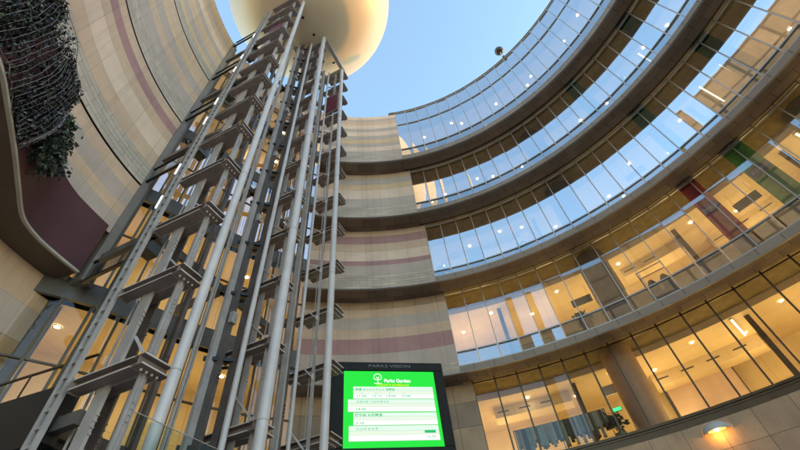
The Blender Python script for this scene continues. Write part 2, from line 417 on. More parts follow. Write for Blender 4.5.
for i, (k, sc_, r, z0, zg, trs, zt, az0) in enumerate(ST):
    c = CEN[k]; AZ1 = az0 + NBAY*STEP
    # --- stone wall beside the glass
    wl = thing('stone_wall', pol(c, r, -8, z0), {
        'A':'topmost curved stone wall striped cream, gold and grey, ending against the sky',
        'B':'curved stone wall of grey, cream and gold bands, second below the sky',
        'C':'curved stone wall with a thin and a thick mauve band, third below the sky',
        'D':'curved stone wall with one broad mauve band just above the green screen',
        'E':'dim brown stone wall behind and below the green screen, carrying the dome lamp'}[k], 'wall')
    off = -Vector(wl.location)
    mb = MB()
    if k == 'E':
        bands_on(mb, c, r, GROUND, 9.66, STONE0[k], az0, BANDS[k])
        bands_on(mb, c, r+.01, GROUND, z0, az0, AZ1, [('brown',.8),('tan',.9),('brown',.8),('grey',.9),('brown',.8),('tan',.9),('brown',.8),('brown',.9)])
    else:
        bands_on(mb, c, r, z0, zt - (.35 if k == 'A' else -.012), STONE0[k], az0-.02, BANDS[k])
    mb.arc(c, r+.45, z0 if k != 'E' else GROUND, r+.45, zt, STONE0[k], az0, 3, SI['brown'], v0=0, v1=5, flip=True)
    mb.face([pol(c,r,az0-.02,z0),pol(c,r+.45,az0-.02,z0),pol(c,r+.45,az0-.02,zt),pol(c,r,az0-.02,zt)], None, SI['grey'])
    if k == 'A': mb.arc(c, r, zt-.35, r+.45, zt-.35, STONE0[k], az0, 1.5, SI['grey'], v0=0, v1=1)
    o = mb.build('stone_facing', SMATS, wl); o.location = off
    if k != 'E':
        rl = ST[i+1][2]; cl = CEN[ST[i+1][0]]
        s_ = MB()
        n = 40
        for q in range(n):
            t0 = STONE0[k] + (az0-STONE0[k])*q/n; t1 = STONE0[k] + (az0-STONE0[k])*(q+1)/n
            s_.face([pol(c,r,t0,z0),pol(cl,rl+.2,t0,z0),pol(cl,rl+.2,t1,z0),pol(c,r,t1,z0)], [(R(t0)*r,0),(R(t0)*r,1),(R(t1)*r,1),(R(t1)*r,0)])
        o = s_.build('soffit', M['soffit'], wl); o.location = off
    # --- glazed storey
    gs = thing('glazed_storey', pol(c, r, 40, z0), {
        'A':'topmost curved glass storey against the sky, mirroring blue and gold',
        'B':'curved glass storey second below the sky, mirroring pale violet sky',
        'C':'curved glass storey in the middle of the five, mirroring sky, with a teal banner standing in for a reflection',
        'D':'curved glass storey lit gold with a red banner, one above the lowest',
        'E':'lowest curved glass storey lit deep gold with a thick round column inside'}[k], 'building storey')
    off = -Vector(gs.location)
    if k != 'E':
        f = MB()
        f.arc(c, r, z0, r, zg-.03, az0, AZ1, STEP/3)
        f.arc(c, r, zg-.03, r+.16, zg-.03, az0, AZ1, STEP/3)
        o = f.build('fascia', M['fascia'], gs); o.location = off
        l = MB(); l.arc(c, r-.025, z0-.02, r-.025, z0+.04, STONE0[k]+.5, AZ1, STEP/3); l.arc(c, r-.025, z0-.02, r+.1, z0-.02, STONE0[k]+.5, AZ1, STEP/3, flip=True)
        l.arc(c, r-.025, z0+.04, r+.02, z0+.04, STONE0[k]+.5, AZ1, STEP/3)
        o = l.build('drip_edge', M['trim'], gs); o.location = off
        rl = ST[i+1][2]; cl = CEN[ST[i+1][0]]
        s_ = MB(); n = NBAY*3
        for q in range(n):
            t0 = az0 + NBAY*STEP*q/n; t1 = az0 + NBAY*STEP*(q+1)/n
            s_.face([pol(c,r+.02,t0,z0),pol(cl,rl-.16,t0,z0),pol(cl,rl-.16,t1,z0),pol(c,r+.02,t1,z0)], [(R(t0)*r,0),(R(t0)*r,1.2),(R(t1)*r,1.2),(R(t1)*r,0)])
            s_.face([pol(cl,rl-.16,t0,z0),pol(cl,rl-.16,t0,z0+.14),pol(cl,rl-.16,t1,z0+.14),pol(cl,rl-.16,t1,z0)], None, 1)
            s_.face([pol(cl,rl-.16,t0,z0+.14),pol(cl,rl+.1,t0,z0+.14),pol(cl,rl+.1,t1,z0+.14),pol(cl,rl-.16,t1,z0+.14)], None, 1)
        o = s_.build('soffit', [M['soffit'], M['gap']], gs); o.location = off
    else:
        f = MB(); f.arcbox(c, r-.03, r+.15, zg-.16, zg-.10, az0, AZ1, STEP/3); f.arcbox(c, r-.06, r+.15, zg-.07, zg-.01, az0, AZ1, STEP/3)
        f.arc(c, r, z0-.01, r, zg-.02, az0, AZ1, STEP/3)
        o = f.build('window_sill', M['mulld'], gs); o.location = off
    # windows: one per bay
    fm = MB(); mm = M['mulld'] if k == 'E' else M['mull']
    def P(a, z, dr=0): return pol((0,0), r+.09+dr, a, z)
    rd = pol((0,0), 1, 0, 0); rd_end = pol((0,0), 1, STEP, 0)
    wv = .022 if k != 'E' else .036
    ztop = zt + (.1 if k != 'A' else 0)
    fm.box((P(0,zg)+P(0,ztop))/2 + rd*.02, Vector((wv,0,0)), rd*.09, Vector((0,0,(ztop-zg)/2)))
    for tz, hh in [(zg+.03,.06)] + [(t,.055) for t in trs] + [(zt-.03 if k=='A' else zt-.02,.06)]:
        fm.bar(P(.12,tz,.0), P(STEP-.12,tz,.0), .07, hh)
    fme = fm.mesh('window', mm)
    zs = [zg+.05] + list(trs) + [zt-.02]
    pmes = []
    for vv in range(7):
        pm = MB()
        for iz, (za, zb) in enumerate(zip(zs, zs[1:])):
            j = [random.gauss(0,.007) for _ in range(3)]; j[2] *= min(1.5, (zb-za))
            pm.face([P(.1,za,.03+j[0]), P(STEP-.1,za,.03+j[1]), P(STEP-.1,zb,.03+j[1]+j[2]), P(.1,zb,.03+j[0]+j[2])], None, 1 if iz == 0 and k != 'E' else 0)
        pmes.append(pm.mesh('pane', [M['panelow'] if k == 'E' else M['panemid'] if k == 'D' else M['pane'], M['spandrel']]))
    for b in range(NBAY):
        a = az0 + b*STEP
        wo = bpy.data.objects.new('window', fme); col.objects.link(wo); wo.parent = gs
        wo.location = Vector((c[0],c[1],0)) + off; wo.rotation_euler.z = -R(a)
        po = bpy.data.objects.new('pane', random.choice(pmes)); col.objects.link(po); po.parent = wo
    # interior
    D = 6.2; PK = 1.9
    zc = zt - .12 if k != 'A' else 30.1
    fl = MB(); fl.arc(c, r+.2, zg-.06, r+D, zg-.06, az0-2, AZ1, 3); o = fl.build('floor_slab', M['floorin'], gs); o.location = off
    ce = MB(); ce.arc(c, r+D, zc, r+PK, zc, az0-2, AZ1, 3); ce.arc(c, r+PK, zc, r+PK, zc+.4, az0-2, AZ1, 3)
    o = ce.build('ceiling', M['ceilin'], gs); o.location = off
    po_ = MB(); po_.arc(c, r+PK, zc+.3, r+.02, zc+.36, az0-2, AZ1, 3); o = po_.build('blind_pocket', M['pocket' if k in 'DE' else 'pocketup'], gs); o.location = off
    bw = MB(); bw.arc(c, r+D, zg-.06, r+D, zc, az0-2, AZ1, 3)
    for a in (az0-1.2, AZ1):
        bw.face([pol(c,r+.46,a,zg-.06),pol(c,r+D,a,zg-.06),pol(c,r+D,a,zc+.3),pol(c,r+.46,a,zc+.3)])
    o = bw.build('back_wall', M['wallin'], gs); o.location = off
    # downlights in the ceiling
    if k in 'ABC':
        for q in range(6):
            downlight(c, r+random.choice((2.2,3.0,4.6)), az0 + 4 + q*10.6 + random.uniform(-1.5,1.5), zc, 'tiny bright spotlight in the ceiling of the %s glass storey' % NAMEK[k], 'spotlights of the %s glass storey' % NAMEK[k], 0)
    pw = {'A':46,'B':52,'C':62,'D':165,'E':150}[k]
    for q in range(15):
        az = az0 + 2.2 + q*5.3 + random.uniform(-.6,.6)
        dr = 2.6 if q % 2 else 3.9
        downlight(c, r+dr, az, zc, {'A':'small warm downlight in the ceiling behind the topmost glass storey','B':'small warm downlight behind the second glass storey below the sky',
            'C':'small warm downlight in the ceiling behind the middle glass storey','D':'small warm downlight behind the gold lit storey with the red banner',
            'E':'small downlight in the deep gold ceiling of the lowest glass storey'}[k], 'downlights of the %s glass storey' % NAMEK[k], pw*1.3 if q % 2 == 0 else pw*.8)

# unseen block beyond the roof edge, added to keep low sun off the left wall
ub = MB(); ub.arcbox(CEN['A'], 21, 26, 28, 31.6, 20, 110, 3)
tag(ub.build('shade_block', M['upper']), 'unseen block added behind the topmost glass storey to shade the left wall', 'building')

# the building closing the court behind the viewer
ob = MB(); ob.arcbox((0,0), 28, 34, GROUND, 47, 200, 240, 3)
tag(ob.build('facing_block', M['facing']), 'plain stone block closing the court behind the viewer, seen mirrored in the glass', 'building')

ob = MB(); ob.arcbox((0,0), 28.5, 36, GROUND, 62, 240.5, 264, 3)  # unseen, added to cut the sky mirrored at the right
tag(ob.build('reflection_block', M['facing']), 'plain taller block added behind the left wall to darken the glass reflections at the right', 'building')

# dark ball on the roof edge
d = sight(38.26, 64.7); bl = d*35.0
t = thing('ball_lamp', (bl.x, bl.y, 30.36), 'dark round ball standing on the roof edge against the sky', 'ball lamp')
b = MB(); b.lathe((0,0,bl.z-30.36), [(.34*math.sin(math.pi*j/14), -.34*math.cos(math.pi*j/14)) for j in range(15)], 20)
b.build('globe', M['ball'], t, smooth=True)
b = MB(); b.lathe((0,0,bl.z-30.36), [(0,-.352),(.11,-.335),(.13,-.33)], 14); b.build('lens', M['bsoffit'], t)
b = MB(); b.tube((0,0,0),(0,0,bl.z-30.36),.035); b.tube((0,0,0),(0,0,.05),.12); b.build('stem', M['steel'], t)

# ------------------------------------------------------------------ things behind the glass, some standing in for reflections
def storey(k): s = STD[k]; return CEN[k], s[2], s[4], (s[6]-.12 if k != 'A' else 30.1)
def round_column(k, az, dr, rad, m, label):
    c, r, zf, zc = storey(k)
    t = MB(); p = pol(c, r+dr, az, zf-.06); h = zc-zf+.46
    t.lathe((0,0,0), [(rad,0),(rad,h)], 28)
    o = t.build('round_column', M[m], smooth=True); o.location = p
    tag(o, label, 'column')
round_column('D', 30.6, 1.5, .75, 'cold', 'thick dark round column behind the gold lit glass above the lowest storey')
round_column('E', 27.2, 1.45, .72, 'colm', 'thick reddish round column behind the lowest glass storey')
round_column('C', 32.0, 1.5, .75, 'cold', 'thick round column behind the middle glass storey')
round_column('B', 33.0, 1.6, .7, 'cold', 'round column behind the second glass storey below the sky')
round_column('D', 63.0, 1.6, .75, 'cold', 'dark round column behind the gold storey near the right edge')

def banner(k, az, width, z_off, m, label, patch=True, zs=None):
    c, r, zf, zc = storey(k)
    zlo, zhi = (zf+.02, zc+.3) if zs is None else zs
    t = thing('banner', pol(c, r+.26, az, zhi), label, 'banner')
    t.rotation_euler.z = -R(az)
    h = zhi-zlo; n = 14
    b = MB()
    for j in range(n):
        za, zb = -h*j/n, -h*(j+1)/n
        ya, yb = .03*math.sin(j*.9), .03*math.sin((j+1)*.9)
        b.face([(-width/2,ya,za),(width/2,ya+.01,za),(width/2,yb+.01,zb),(-width/2,yb,zb)])
        b.face([(-width/2,yb+.012,zb),(width/2,yb+.022,zb),(width/2,ya+.022,za),(-width/2,ya+.012,za)])
    b.build('cloth', M[m], t)
    b = MB(); b.tube((-width/2-.05,0,.02),(width/2+.05,0,.02),.025); b.build('rod', M['steel2'], t)
    if patch:
        b = MB(); pz = -h*patch
        b.box((0,-.055,pz),(width*.42,0,0),(0,.006,0),(0,0,.22)); p = b.build('printed_patch', M['bblue'], t)
        b = MB(); x = -width*.34
        while x < width*.32:
            ww = random.uniform(.03,.07); b.box((x+ww/2,-.066,pz+random.uniform(-.02,.02)),(ww/2,0,0),(0,.003,0),(0,0,random.uniform(.05,.10))); x += ww+.03
        b.build('printed_mark', M['pale'], p)
    return t
banner('D', 48.2, .76, 0, 'bred', 'tall dark red banner with a blue patch behind the gold lit glass', .42)
banner('D', 55.3, .85, 0, 'bgreen', 'tall green banner with a blue patch, beyond the dark red banner', .40)
banner('C', 51.0, .80, 0, 'bteal', 'tall teal banner with a blue patch, standing in for a reflection in the middle glass storey', .45)  # teal reflection in the glass, modelled as a banner behind it
banner('B', 46.5, .75, 0, 'bteal', 'tall teal banner with a blue patch, standing in for a reflection in the second storey below the sky', .45)  # likewise a reflected teal patch built as cloth
banner('B', 61.8, .80, 0, 'bteal', 'teal banner standing in for a reflection in the second storey below the sky near the picture top', .45)  # another teal reflection given a banner's shape
banner('C', 64.5, .80, 0, 'bgreen', 'yellow green banner standing in for a reflection high in the middle glass storey at the right', .5)  # yellow-green reflection modelled as a hanging banner

def leafball(mb, c, rad, n, size, squash=1.0, mi=0):
    c = Vector(c)
    for _ in range(n):
        v = Vector((random.gauss(0,1),random.gauss(0,1),random.gauss(0,1))).normalized()*rad*random.uniform(.35,1.0)
        v.z *= squash
        p = c + v
        a = Vector((random.gauss(0,1),random.gauss(0,1),random.gauss(0,1))).normalized(); b = a.cross(Vector((random.gauss(0,1),random.gauss(0,1),random.gauss(0,1)))).normalized()
        L = size*random.uniform(.6,1.3)
        mb.face([p, p+a*L*.5+b*L*.28, p+a*L, p+a*L*.5-b*L*.28], None, mi)
def potted(k, az, dr, hgt, label):
    c, r, zf, zc = storey(k)
    t = thing('potted_plant', pol(c, r+dr, az, zf-.06), label, 'plant')
    b = MB(); b.lathe((0,0,0), [(0,0),(.17,0),(.24,.4),(.21,.4),(.2,.34),(0,.34)], 16); b.build('pot', M['pot'], t)
    b = MB(); 
    for q in range(5): b.tube((0,0,.34),(random.uniform(-.2,.2),random.uniform(-.2,.2),.34+hgt*.6),.015,5)
    b.build('stem', M['twig'], t)
    b = MB(); leafball(b, (0,0,.45+hgt*.5), .42, 150, .24, hgt*.9); b.build('foliage', M['plant'], t)
potted('D', 25.4, .8, 1.2, 'potted plant left of the dark column in the gold lit storey')
potted('E', 23.4, .8, .9, 'potted plant left of the reddish column in the lowest storey')
potted('C', 6.3, .7, .8, 'potted plant at the left end of the middle glass storey')
potted('C', 21.6, .7, .8, 'potted plant left of the round column in the middle glass storey')
potted('B', 9.6, .7, .8, 'potted plant at the left end of the second storey below the sky')
potted('A', 13.5, .7, .8, 'potted plant standing low in the topmost glass storey')

def wallpanel(name, k, az, dr, wd, za, zb, m, label, cat, frame='mulld'):
    c, r, zf, zc = storey(k)
    t = thing(name, pol(c, r+dr, az, za), label, cat); t.rotation_euler.z = -R(az)
    b = MB(); b.box((0,.0,(zb-za)/2),(wd/2,0,0),(0,.02,0),(0,0,(zb-za)/2)); b.build('board_face', M[m], t)
    b = MB()
    for x in (-wd/2-.02, wd/2+.02): b.box((x,0,(zb-za)/2),(.03,0,0),(0,.035,0),(0,0,(zb-za)/2+.05))
    for z in (-.02, zb-za+.02): b.box((0,0,z),(wd/2-.01,0,0),(0,.034,0),(0,0,.03))
    b.build('frame', M[frame], t)
wallpanel('poster_board', 'C', 13.0, .7, .75, 15.4, 16.7, 'poster', 'blue poster board standing behind the middle glass storey', 'poster')
wallpanel('notice_board', 'E', 34.0, 5.3, 3.1, 6.4, 9.2, 'pink', 'large pinkish panel right of the reddish column in the lowest storey', 'panel')
wallpanel('room_divider', 'D', 16.5, 3.8, 2.6, 10.1, 12.4, 'frost', 'pale frosted panel at the back of the gold lit storey', 'panel')

def display_case(k, az, label):
    c, r, zf, zc = storey(k)
    t = thing('display_case', pol(c, r+1.0, az, zf-.06), label, 'display case'); t.rotation_euler.z = -R(az)
    b = MB(); b.box((0,0,.4),(.6,0,0),(0,.3,0),(0,0,.4)); b.build('base', M['pocket'], t)
    b = MB()
    for x in (-.58,.58):
        for y in (-.28,.28): b.bar((x,y,.8),(x,y,2.1),.03,.03)
    for y in (-.28,.28): b.bar((-.6,y,2.1),(.6,y,2.1),.03,.03)
    for x in (-.58,.58): b.bar((x,-.3,2.1),(x,.3,2.1),.03,.025)
    b.build('frame', M['mulld'], t)
    for x in (-.27,.3):
        b = MB(); b.lathe((x,0,.82), [(0,0),(.19,0),(.23,.25),(.2,.6),(.1,.8),(0,.85)], 12)
        o = b.build('handbag', M['goods'], smooth=True); o.matrix_world = t.matrix_basis.copy()
        tag(o, 'dark bag standing in the glass display case of the gold storey', 'bag', 'bags in the display case')
display_case('D', 37.0, 'glass display case right of the dark column in the gold storey')

M['tube'] = glow('tube_lamp_glow', (1.0, .93, .55), .9)
def tube_lamp(k, az, dr, L, label):
    c, r, zf, zc = storey(k)
    t = thing('tube_lamp', pol(c, r+dr, az, zc), label, 'ceiling light'); t.rotation_euler.z = -R(az)
    b = MB(); b.box((0,0,-.03),(.07,0,0),(0,L/2,0),(0,0,.025)); b.build('housing', M['whitetrim'], t)
    b = MB(); b.tube((0,-L/2+.03,-.085),(0,L/2-.03,-.085),.028,8); b.build('tube', M['tube'], t)
tube_lamp('B', 58.4, 3.2, 2.2, 'bright yellowish tube lamp in the second storey below the sky')
tube_lamp('C', 59.2, 3.0, 2.4, 'bright yellowish tube lamp in the middle storey, left of its pair')
tube_lamp('C', 63.0, 3.0, 2.4, 'bright yellowish tube lamp in the middle storey, right of its pair')
tube_lamp('D', 60.5, 2.9, 1.8, 'bright tube lamp in the gold storey near the right picture edge')
tube_lamp('E', 41.0, 3.0, 2.0, 'bright tube lamp in the lowest storey near the right picture edge')

def partition(k, az, m, label):
    c, r, zf, zc = storey(k)
    t = thing('partition_wall', pol(c, r+4.2, az, zf-.05), label, 'partition'); t.rotation_euler.z = -R(az)
    h = zc-zf+.03
    b = MB(); b.box((0,0,h/2),(.08,0,0),(0,1.75,0),(0,0,h/2)); b.build('wall_face', M[m], t)
    b = MB(); b.box((0,-1.80,h/2),(.11,0,0),(0,.045,0),(0,0,h/2)); b.build('end_post', M['mulld'], t)
def bulkhead(k, az0_, az1_, dr, drop, m, label):
    c, r, zf, zc = storey(k)
    t = thing('ceiling_bulkhead', pol(c, r+dr, (az0_+az1_)/2, zc-drop), label, 'bulkhead')
    b = MB(); b.arcbox(c, r+dr, r+dr+.9, zc-drop, zc-.005, az0_, az1_, 2)
    o = b.build('lowered_ceiling', M[m], t); o.location = -Vector(t.location)
    g_ = MB()
    nn = int((az1_-az0_)/3)
    for q in range(nn):
        p = pol(c, r+dr-.012, az0_+1.2+q*3, zc-drop*.5); g_.box(p, (pol((0,0),1,az0_+1.2+q*3+90,0))*.30, pol((0,0),1,az0_+1.2+q*3,0)*.01, (0,0,.025))
    o = g_.build('air_slot', M['goods'], t); o.location = -Vector(t.location)
def hanging_sign(k, az, dr, m, label):
    c, r, zf, zc = storey(k)
    t = thing('hanging_sign', pol(c, r+dr, az, zc-.9), label, 'sign'); t.rotation_euler.z = -R(az)
    b = MB(); b.box((0,0,0),(.55,0,0),(0,.03,0),(0,0,.22)); b.build('sign_board', M[m], t)
    for x in (-.45,.45):
        b = MB(); b.tube((x,0,.22),(x,0,.9),.008,5); b.build('hanger', M['rope'], t)
for k, az, m, l in (('E', 20.4, 'frost', 'pale partition wall in the lowest storey left of the reddish column'), ('E', 42.5, 'wallin', 'plain partition wall in the lowest storey near the right picture edge'),
        ('D', 14.0, 'wallin', 'partition wall at the left end of the gold storey'), ('D', 42.6, 'pink', 'pinkish partition wall in the gold storey left of the red banner'), ('D', 58.0, 'frost', 'pale partition wall in the gold storey beyond the green banner'),
        ('C', 25.5, 'wallin', 'partition wall in the middle storey left of the round column'), ('C', 56.0, 'frost', 'pale partition wall in the middle storey right of the teal banner'),
        ('B', 20.5, 'wallin', 'partition wall in the second storey below the sky, left of its column'), ('B', 53.5, 'frost', 'pale partition wall in the second storey below the sky, right of its column')):
    partition(k, az, m, l)
bulkhead('E', 9, 19.5, 3.0, .55, 'wallin', 'lowered ceiling strip with dark slots, left half of the lowest storey')
bulkhead('E', 29.5, 42, 4.4, .6, 'wallin', 'lowered ceiling strip with dark slots, right half of the lowest storey')
bulkhead('D', 33.5, 42, 3.2, .5, 'wallin', 'lowered ceiling strip with dark slots above the display case')
bulkhead('D', 45, 57, 4.6, .6, 'ceilin', 'lowered ceiling strip with dark slots behind the red and green banners')
bulkhead('C', 8, 24, 3.0, .5, 'wallin', 'lowered ceiling strip with dark slots, left part of the middle storey')
bulkhead('C', 57, 68, 3.8, .6, 'bsoffit', 'brown lowered ceiling strip by the tube lamps of the middle storey')
bulkhead('B', 8, 19, 3.0, .5, 'wallin', 'lowered ceiling strip with dark slots in the second storey below the sky')
hanging_sign('E', 24.9, 2.2, 'pale', 'pale hanging sign board left of the reddish column')
hanging_sign('D', 26.5, 3.0, 'goods', 'dark hanging sign board left of the dark column')
hanging_sign('D', 51.5, 2.4, 'goods', 'dark hanging sign board between the red and green banners')
hanging_sign('C', 44.0, 2.6, 'poster', 'blue hanging sign board in the middle storey')

# exit sign, and clothes rails standing in for teal-grey reflections in the lowest storey
c, r, zf, zc = storey('E')
t = thing('exit_sign', pol(c, r+2.6, 24.2, zf+1.9), 'small green glowing exit sign in the lowest glass storey', 'sign'); t.rotation_euler.z = -R(24)
b = MB(); b.box((0,0,0),(.2,0,0),(0,.03,0),(0,0,.09)); b.build('housing', M['black'], t)
b = MB(); b.box((0,-.035,0),(.18,0,0),(0,.004,0),(0,0,.07)); b.build('lit_face', M['exitglow'], t)
for q, az in enumerate((12.5, 15.2, 18.3, 21.0)):
    t = thing('reflection_clothes_rail', pol(c, r+1.3, az, zf-.06), ('clothes rail standing in for a teal-grey reflection in the lowest storey, %s' % ('leftmost','second from left','third from left','nearest the plant')[q]), 'clothes rail', 'clothes rails standing in for reflections')
    t.rotation_euler.z = -R(az)
    b = MB(); b.tube((-.6,0,0),(-.6,0,1.7),.02,6); b.tube((.6,0,0),(.6,0,1.7),.02,6); b.tube((-.6,0,1.68),(.6,0,1.68),.02,6); b.build('frame', M['black'], t)
    b = MB()
    for x in range(11):
        xx = -.5+x*.1; hh = random.uniform(.28,.52); b.box((xx,random.uniform(-.03,.03),1.62-hh),(random.uniform(.05,.075),0,0),(0,random.uniform(.15,.24),0),(0,0,hh), random.choice((0,0,0,1,2,3)))
    b.build('garments', [M['frost'], M['garment'], M['goods'], M['pocket']], t)  # garment tones imitate a dim reflection in the glass

# dome shaped wall lamp
c = CEN['E']; r = STD['E'][2]
dv = sight(32.15, 14.95)
t0 = None
for L in [x*.02 for x in range(700, 1200)]:
    p = dv*L
    if math.hypot(p.x-c[0], p.y-c[1]) >= r-.02: break
azl = math.degrees(math.atan2(p.x-c[0], p.y-c[1]))
t = thing('wall_lamp', p, 'half dome wall lamp glowing orange underneath, on the stone below the lowest glass', 'wall lamp')
t.rotation_euler.z = -R(azl)
b = MB()
prof = [(.47*math.cos(R(x)), .36*math.sin(R(x))) for x in range(0, 91, 6)]
prof[-1] = (0.0, prof[-1][1])
b.lathe((0,-.02,0), prof, 20, a0=90, a1=270)
b.lathe((0,-.02,0), [(x*.95,y*.95) for x, y in prof], 20, a0=90, a1=270)
b.build('shade', M['lampm'], t, smooth=True)
b = MB(); b.box((0,-.03,.12),(.3,0,0),(0,.025,0),(0,0,.1)); b.build('back_plate', M['lampm'], t)
b = MB(); b.lathe((0,-.2,.0), [(0,-.02),(.08,.0),(.1,.05),(.06,.12),(0,.14)], 12); b.build('bulb', M['orange'], t)
point(t, (0,-.22,-.08), 26, (1,.45,.09), .06)

# ------------------------------------------------------------------ left stone wall
LC, LR = (.6, 6.0), 10.35
def laz(x, y): return math.degrees(math.atan2(x-LC[0], y-LC[1]))
LA1 = laz(-9.50, 8.22)      # right-hand end
LA0 = laz(-6.2, -1.8) - 6   # passes the left edge of the picture
LA0 = -128
LB = [  # bottom z, top z, bands from the bottom
 (10.75, 13.5, [('grey',.85),('tan',.55),('grey',.75),('tan',.65)]),
 (13.5, 18.5, [('rough',1.05),('tan',.75),('cream',1.05),('tan',.6),('mauve',.55),('tan',.55)]),
 (18.5, 23.5, [('rough',1.05),('grey',.8),('tan',.7),('grey',.7),('gold',.5),('tan',.8)]),
 (23.5, 29.9, [('rough',.7),('gold',.45),('grey',.6),('tan',.6),('gold',.45),('grey',.55),('cream',.75),('tan',.55),('grey',.5),('gold',.45),('cream',.5)]),
]
wl = thing('stone_wall', pol(LC, LR, -85, 10.75), 'tall concave stone wall at the left striped cream, tan, grey and mauve', 'wall')
off = -Vector(wl.location)
mb = MB()
for za, zb, bd in LB: bands_on(mb, LC, LR, za+.05, zb-.05, LA0, LA1, bd)
mb.arc(LC, LR+.5, 8.9, LR+.5, 29.9, LA0, LA1, 3, SI['brown'], v0=0, v1=20, flip=True)
mb.arc(LC, LR, 29.85, LR+.5, 29.9, LA0, LA1, 3, SI['grey'], v0=0, v1=1)
o = mb.build('stone_facing', SMATS, wl); o.location = off
mb = MB()
for za, zb, bd in LB: mb.arc(LC, LR+.08, zb-.06, LR+.08, zb+.06, LA0, LA1); 
mb.arc(LC, LR+.08, 10.69, LR+.08, 10.81, LA0, LA1)
for z in (13.5,18.5,23.5):
    mb.arc(LC, LR+.08, z-.05, LR-.005, z-.05, LA0, LA1, flip=True); mb.arc(LC, LR-.005, z+.05, LR+.08, z+.05, LA0, LA1)
o = mb.build('shadow_joint', M['groove'], wl); o.location = off
# zinc end trim
e0 = pol(LC, LR-.04, LA1, 0); e1 = pol(LC, LR+.5, LA1+.4, 0); tv = (pol(LC,LR,LA1+1,0)-pol(LC,LR,LA1,0)).normalized()
mb = MB()
mb.box(Vector((e0.x,e0.y,19.35)) + tv*.14 + (e1-e0).normalized()*.25, tv*.14, (e1-e0).normalized()*.28, Vector((0,0,10.55)))
o = mb.build('end_trim', M['trim'], wl); o.location = off
mb = MB()
mb.box(Vector((e0.x,e0.y,19.3)) + tv*.36 + (e1-e0).normalized()*.35, tv*.07, (e1-e0).normalized()*.3, Vector((0,0,10.5)))
o = mb.build('dark_reveal', M['dgrey'], wl); o.location = off

# maroon planter balcony, swelling out of the wall towards the viewer
PKEY = [(-9.49,8.05),(-9.62,7.3),(-9.69,6.6),(-9.58,5.9),(-9.05,5.0),(-8.47,4.07),(-7.82,2.95),(-7.5,2.36),(-7.18,1.5),(-6.92,.5),(-6.78,-.6),(-6.75,-2.2)]
def catmull(P, k=8):
    out = []
    P = [Vector((x,y,0)) for x, y in P]
    P = [P[0]*2-P[1]] + P + [P[-1]*2-P[-2]]
    for a, b, c_, d_ in zip(P, P[1:], P[2:], P[3:]):
        for q in range(k):
            t = q/k
            out.append(.5*((2*b)+(c_-a)*t+(2*a-5*b+4*c_-d_)*t*t+(3*b-a-3*c_+d_)*t**3))
    out.append(P[-2]); return out
PLAN = catmull(PKEY)
PLS = [0]
for a_, b_ in zip(PLAN, PLAN[1:]): PLS.append(PLS[-1]+(b_-a_).length)
def plan_at(s_):
    """point on the planter's face and its outward direction (towards the court)"""
    for q in range(len(PLAN)-1):
        if s_ <= PLS[q+1] or q == len(PLAN)-2:
            f = (s_-PLS[q])/(PLS[q+1]-PLS[q]); p = PLAN[q].lerp(PLAN[q+1], f); d_ = (PLAN[q+1]-PLAN[q]).normalized()
            return p, Vector((-d_.y, d_.x, 0))
def plan_s(y):
    for q in range(len(PLAN)-1):
        if PLAN[q].y >= y >= PLAN[q+1].y: return PLS[q] + (PLS[q+1]-PLS[q])*(PLAN[q].y-y)/(PLAN[q].y-PLAN[q+1].y)
PLL = PLS[-1]
_, o_ = plan_at(plan_s(4.07)); PSG = 1 if o_.x > 0 else -1
def face_pt(s_, z, d_=0.0):
    p, o_ = plan_at(s_); return p + o_*(PSG*d_) + Vector((0,0,z))
pb = thing('planter_balcony', face_pt(plan_s(5), 8.9), 'dark maroon curved planter balcony with pale lower edge on the left wall', 'balcony')
off = -Vector(pb.location)
def plan_strip(mb, z0, z1, d0, d1, mi=0, nn=90):
    for q in range(nn):
        s0, s1 = PLL*q/nn, PLL*(q+1)/nn
        mb.face([face_pt(s0,z0,d0),face_pt(s1,z0,d0),face_pt(s1,z1,d1),face_pt(s0,z1,d1)], [(s0,z0),(s1,z0),(s1,z1),(s0,z1)], mi)
mb = MB(); plan_strip(mb, 8.94, 10.98, 0, 0); plan_strip(mb, 10.98, 10.98, 0, -.35); plan_strip(mb, 10.98, 9.2, -.35, -.35)
o = mb.build('maroon_panel', M['maroon'], pb); o.location = off
mb = MB(); plan_strip(mb, 8.88, 8.95, .04, .04); plan_strip(mb, 8.95, 8.95, .04, -.02); plan_strip(mb, 8.88, 8.88, .04, -.04)
o = mb.build('pale_edge', M['whitetrim'], pb); o.location = off
LR2 = LR + .85
mb = MB()
for q in range(90):
    s0, s1 = PLL*q/90, PLL*(q+1)/90
    def outer(s_):
        p = face_pt(s_, 8.9); v = Vector((p.x-LC[0], p.y-LC[1], 0)).normalized(); return Vector((LC[0],LC[1],8.9)) + v*(LR2+.3)
    mb.face([face_pt(s0,8.9,-.02),face_pt(s1,8.9,-.02),outer(s1),outer(s0)], [(s0,0),(s1,0),(s1,1),(s0,1)])
o = mb.build('soffit', M['bsoffit'], pb); o.location = off
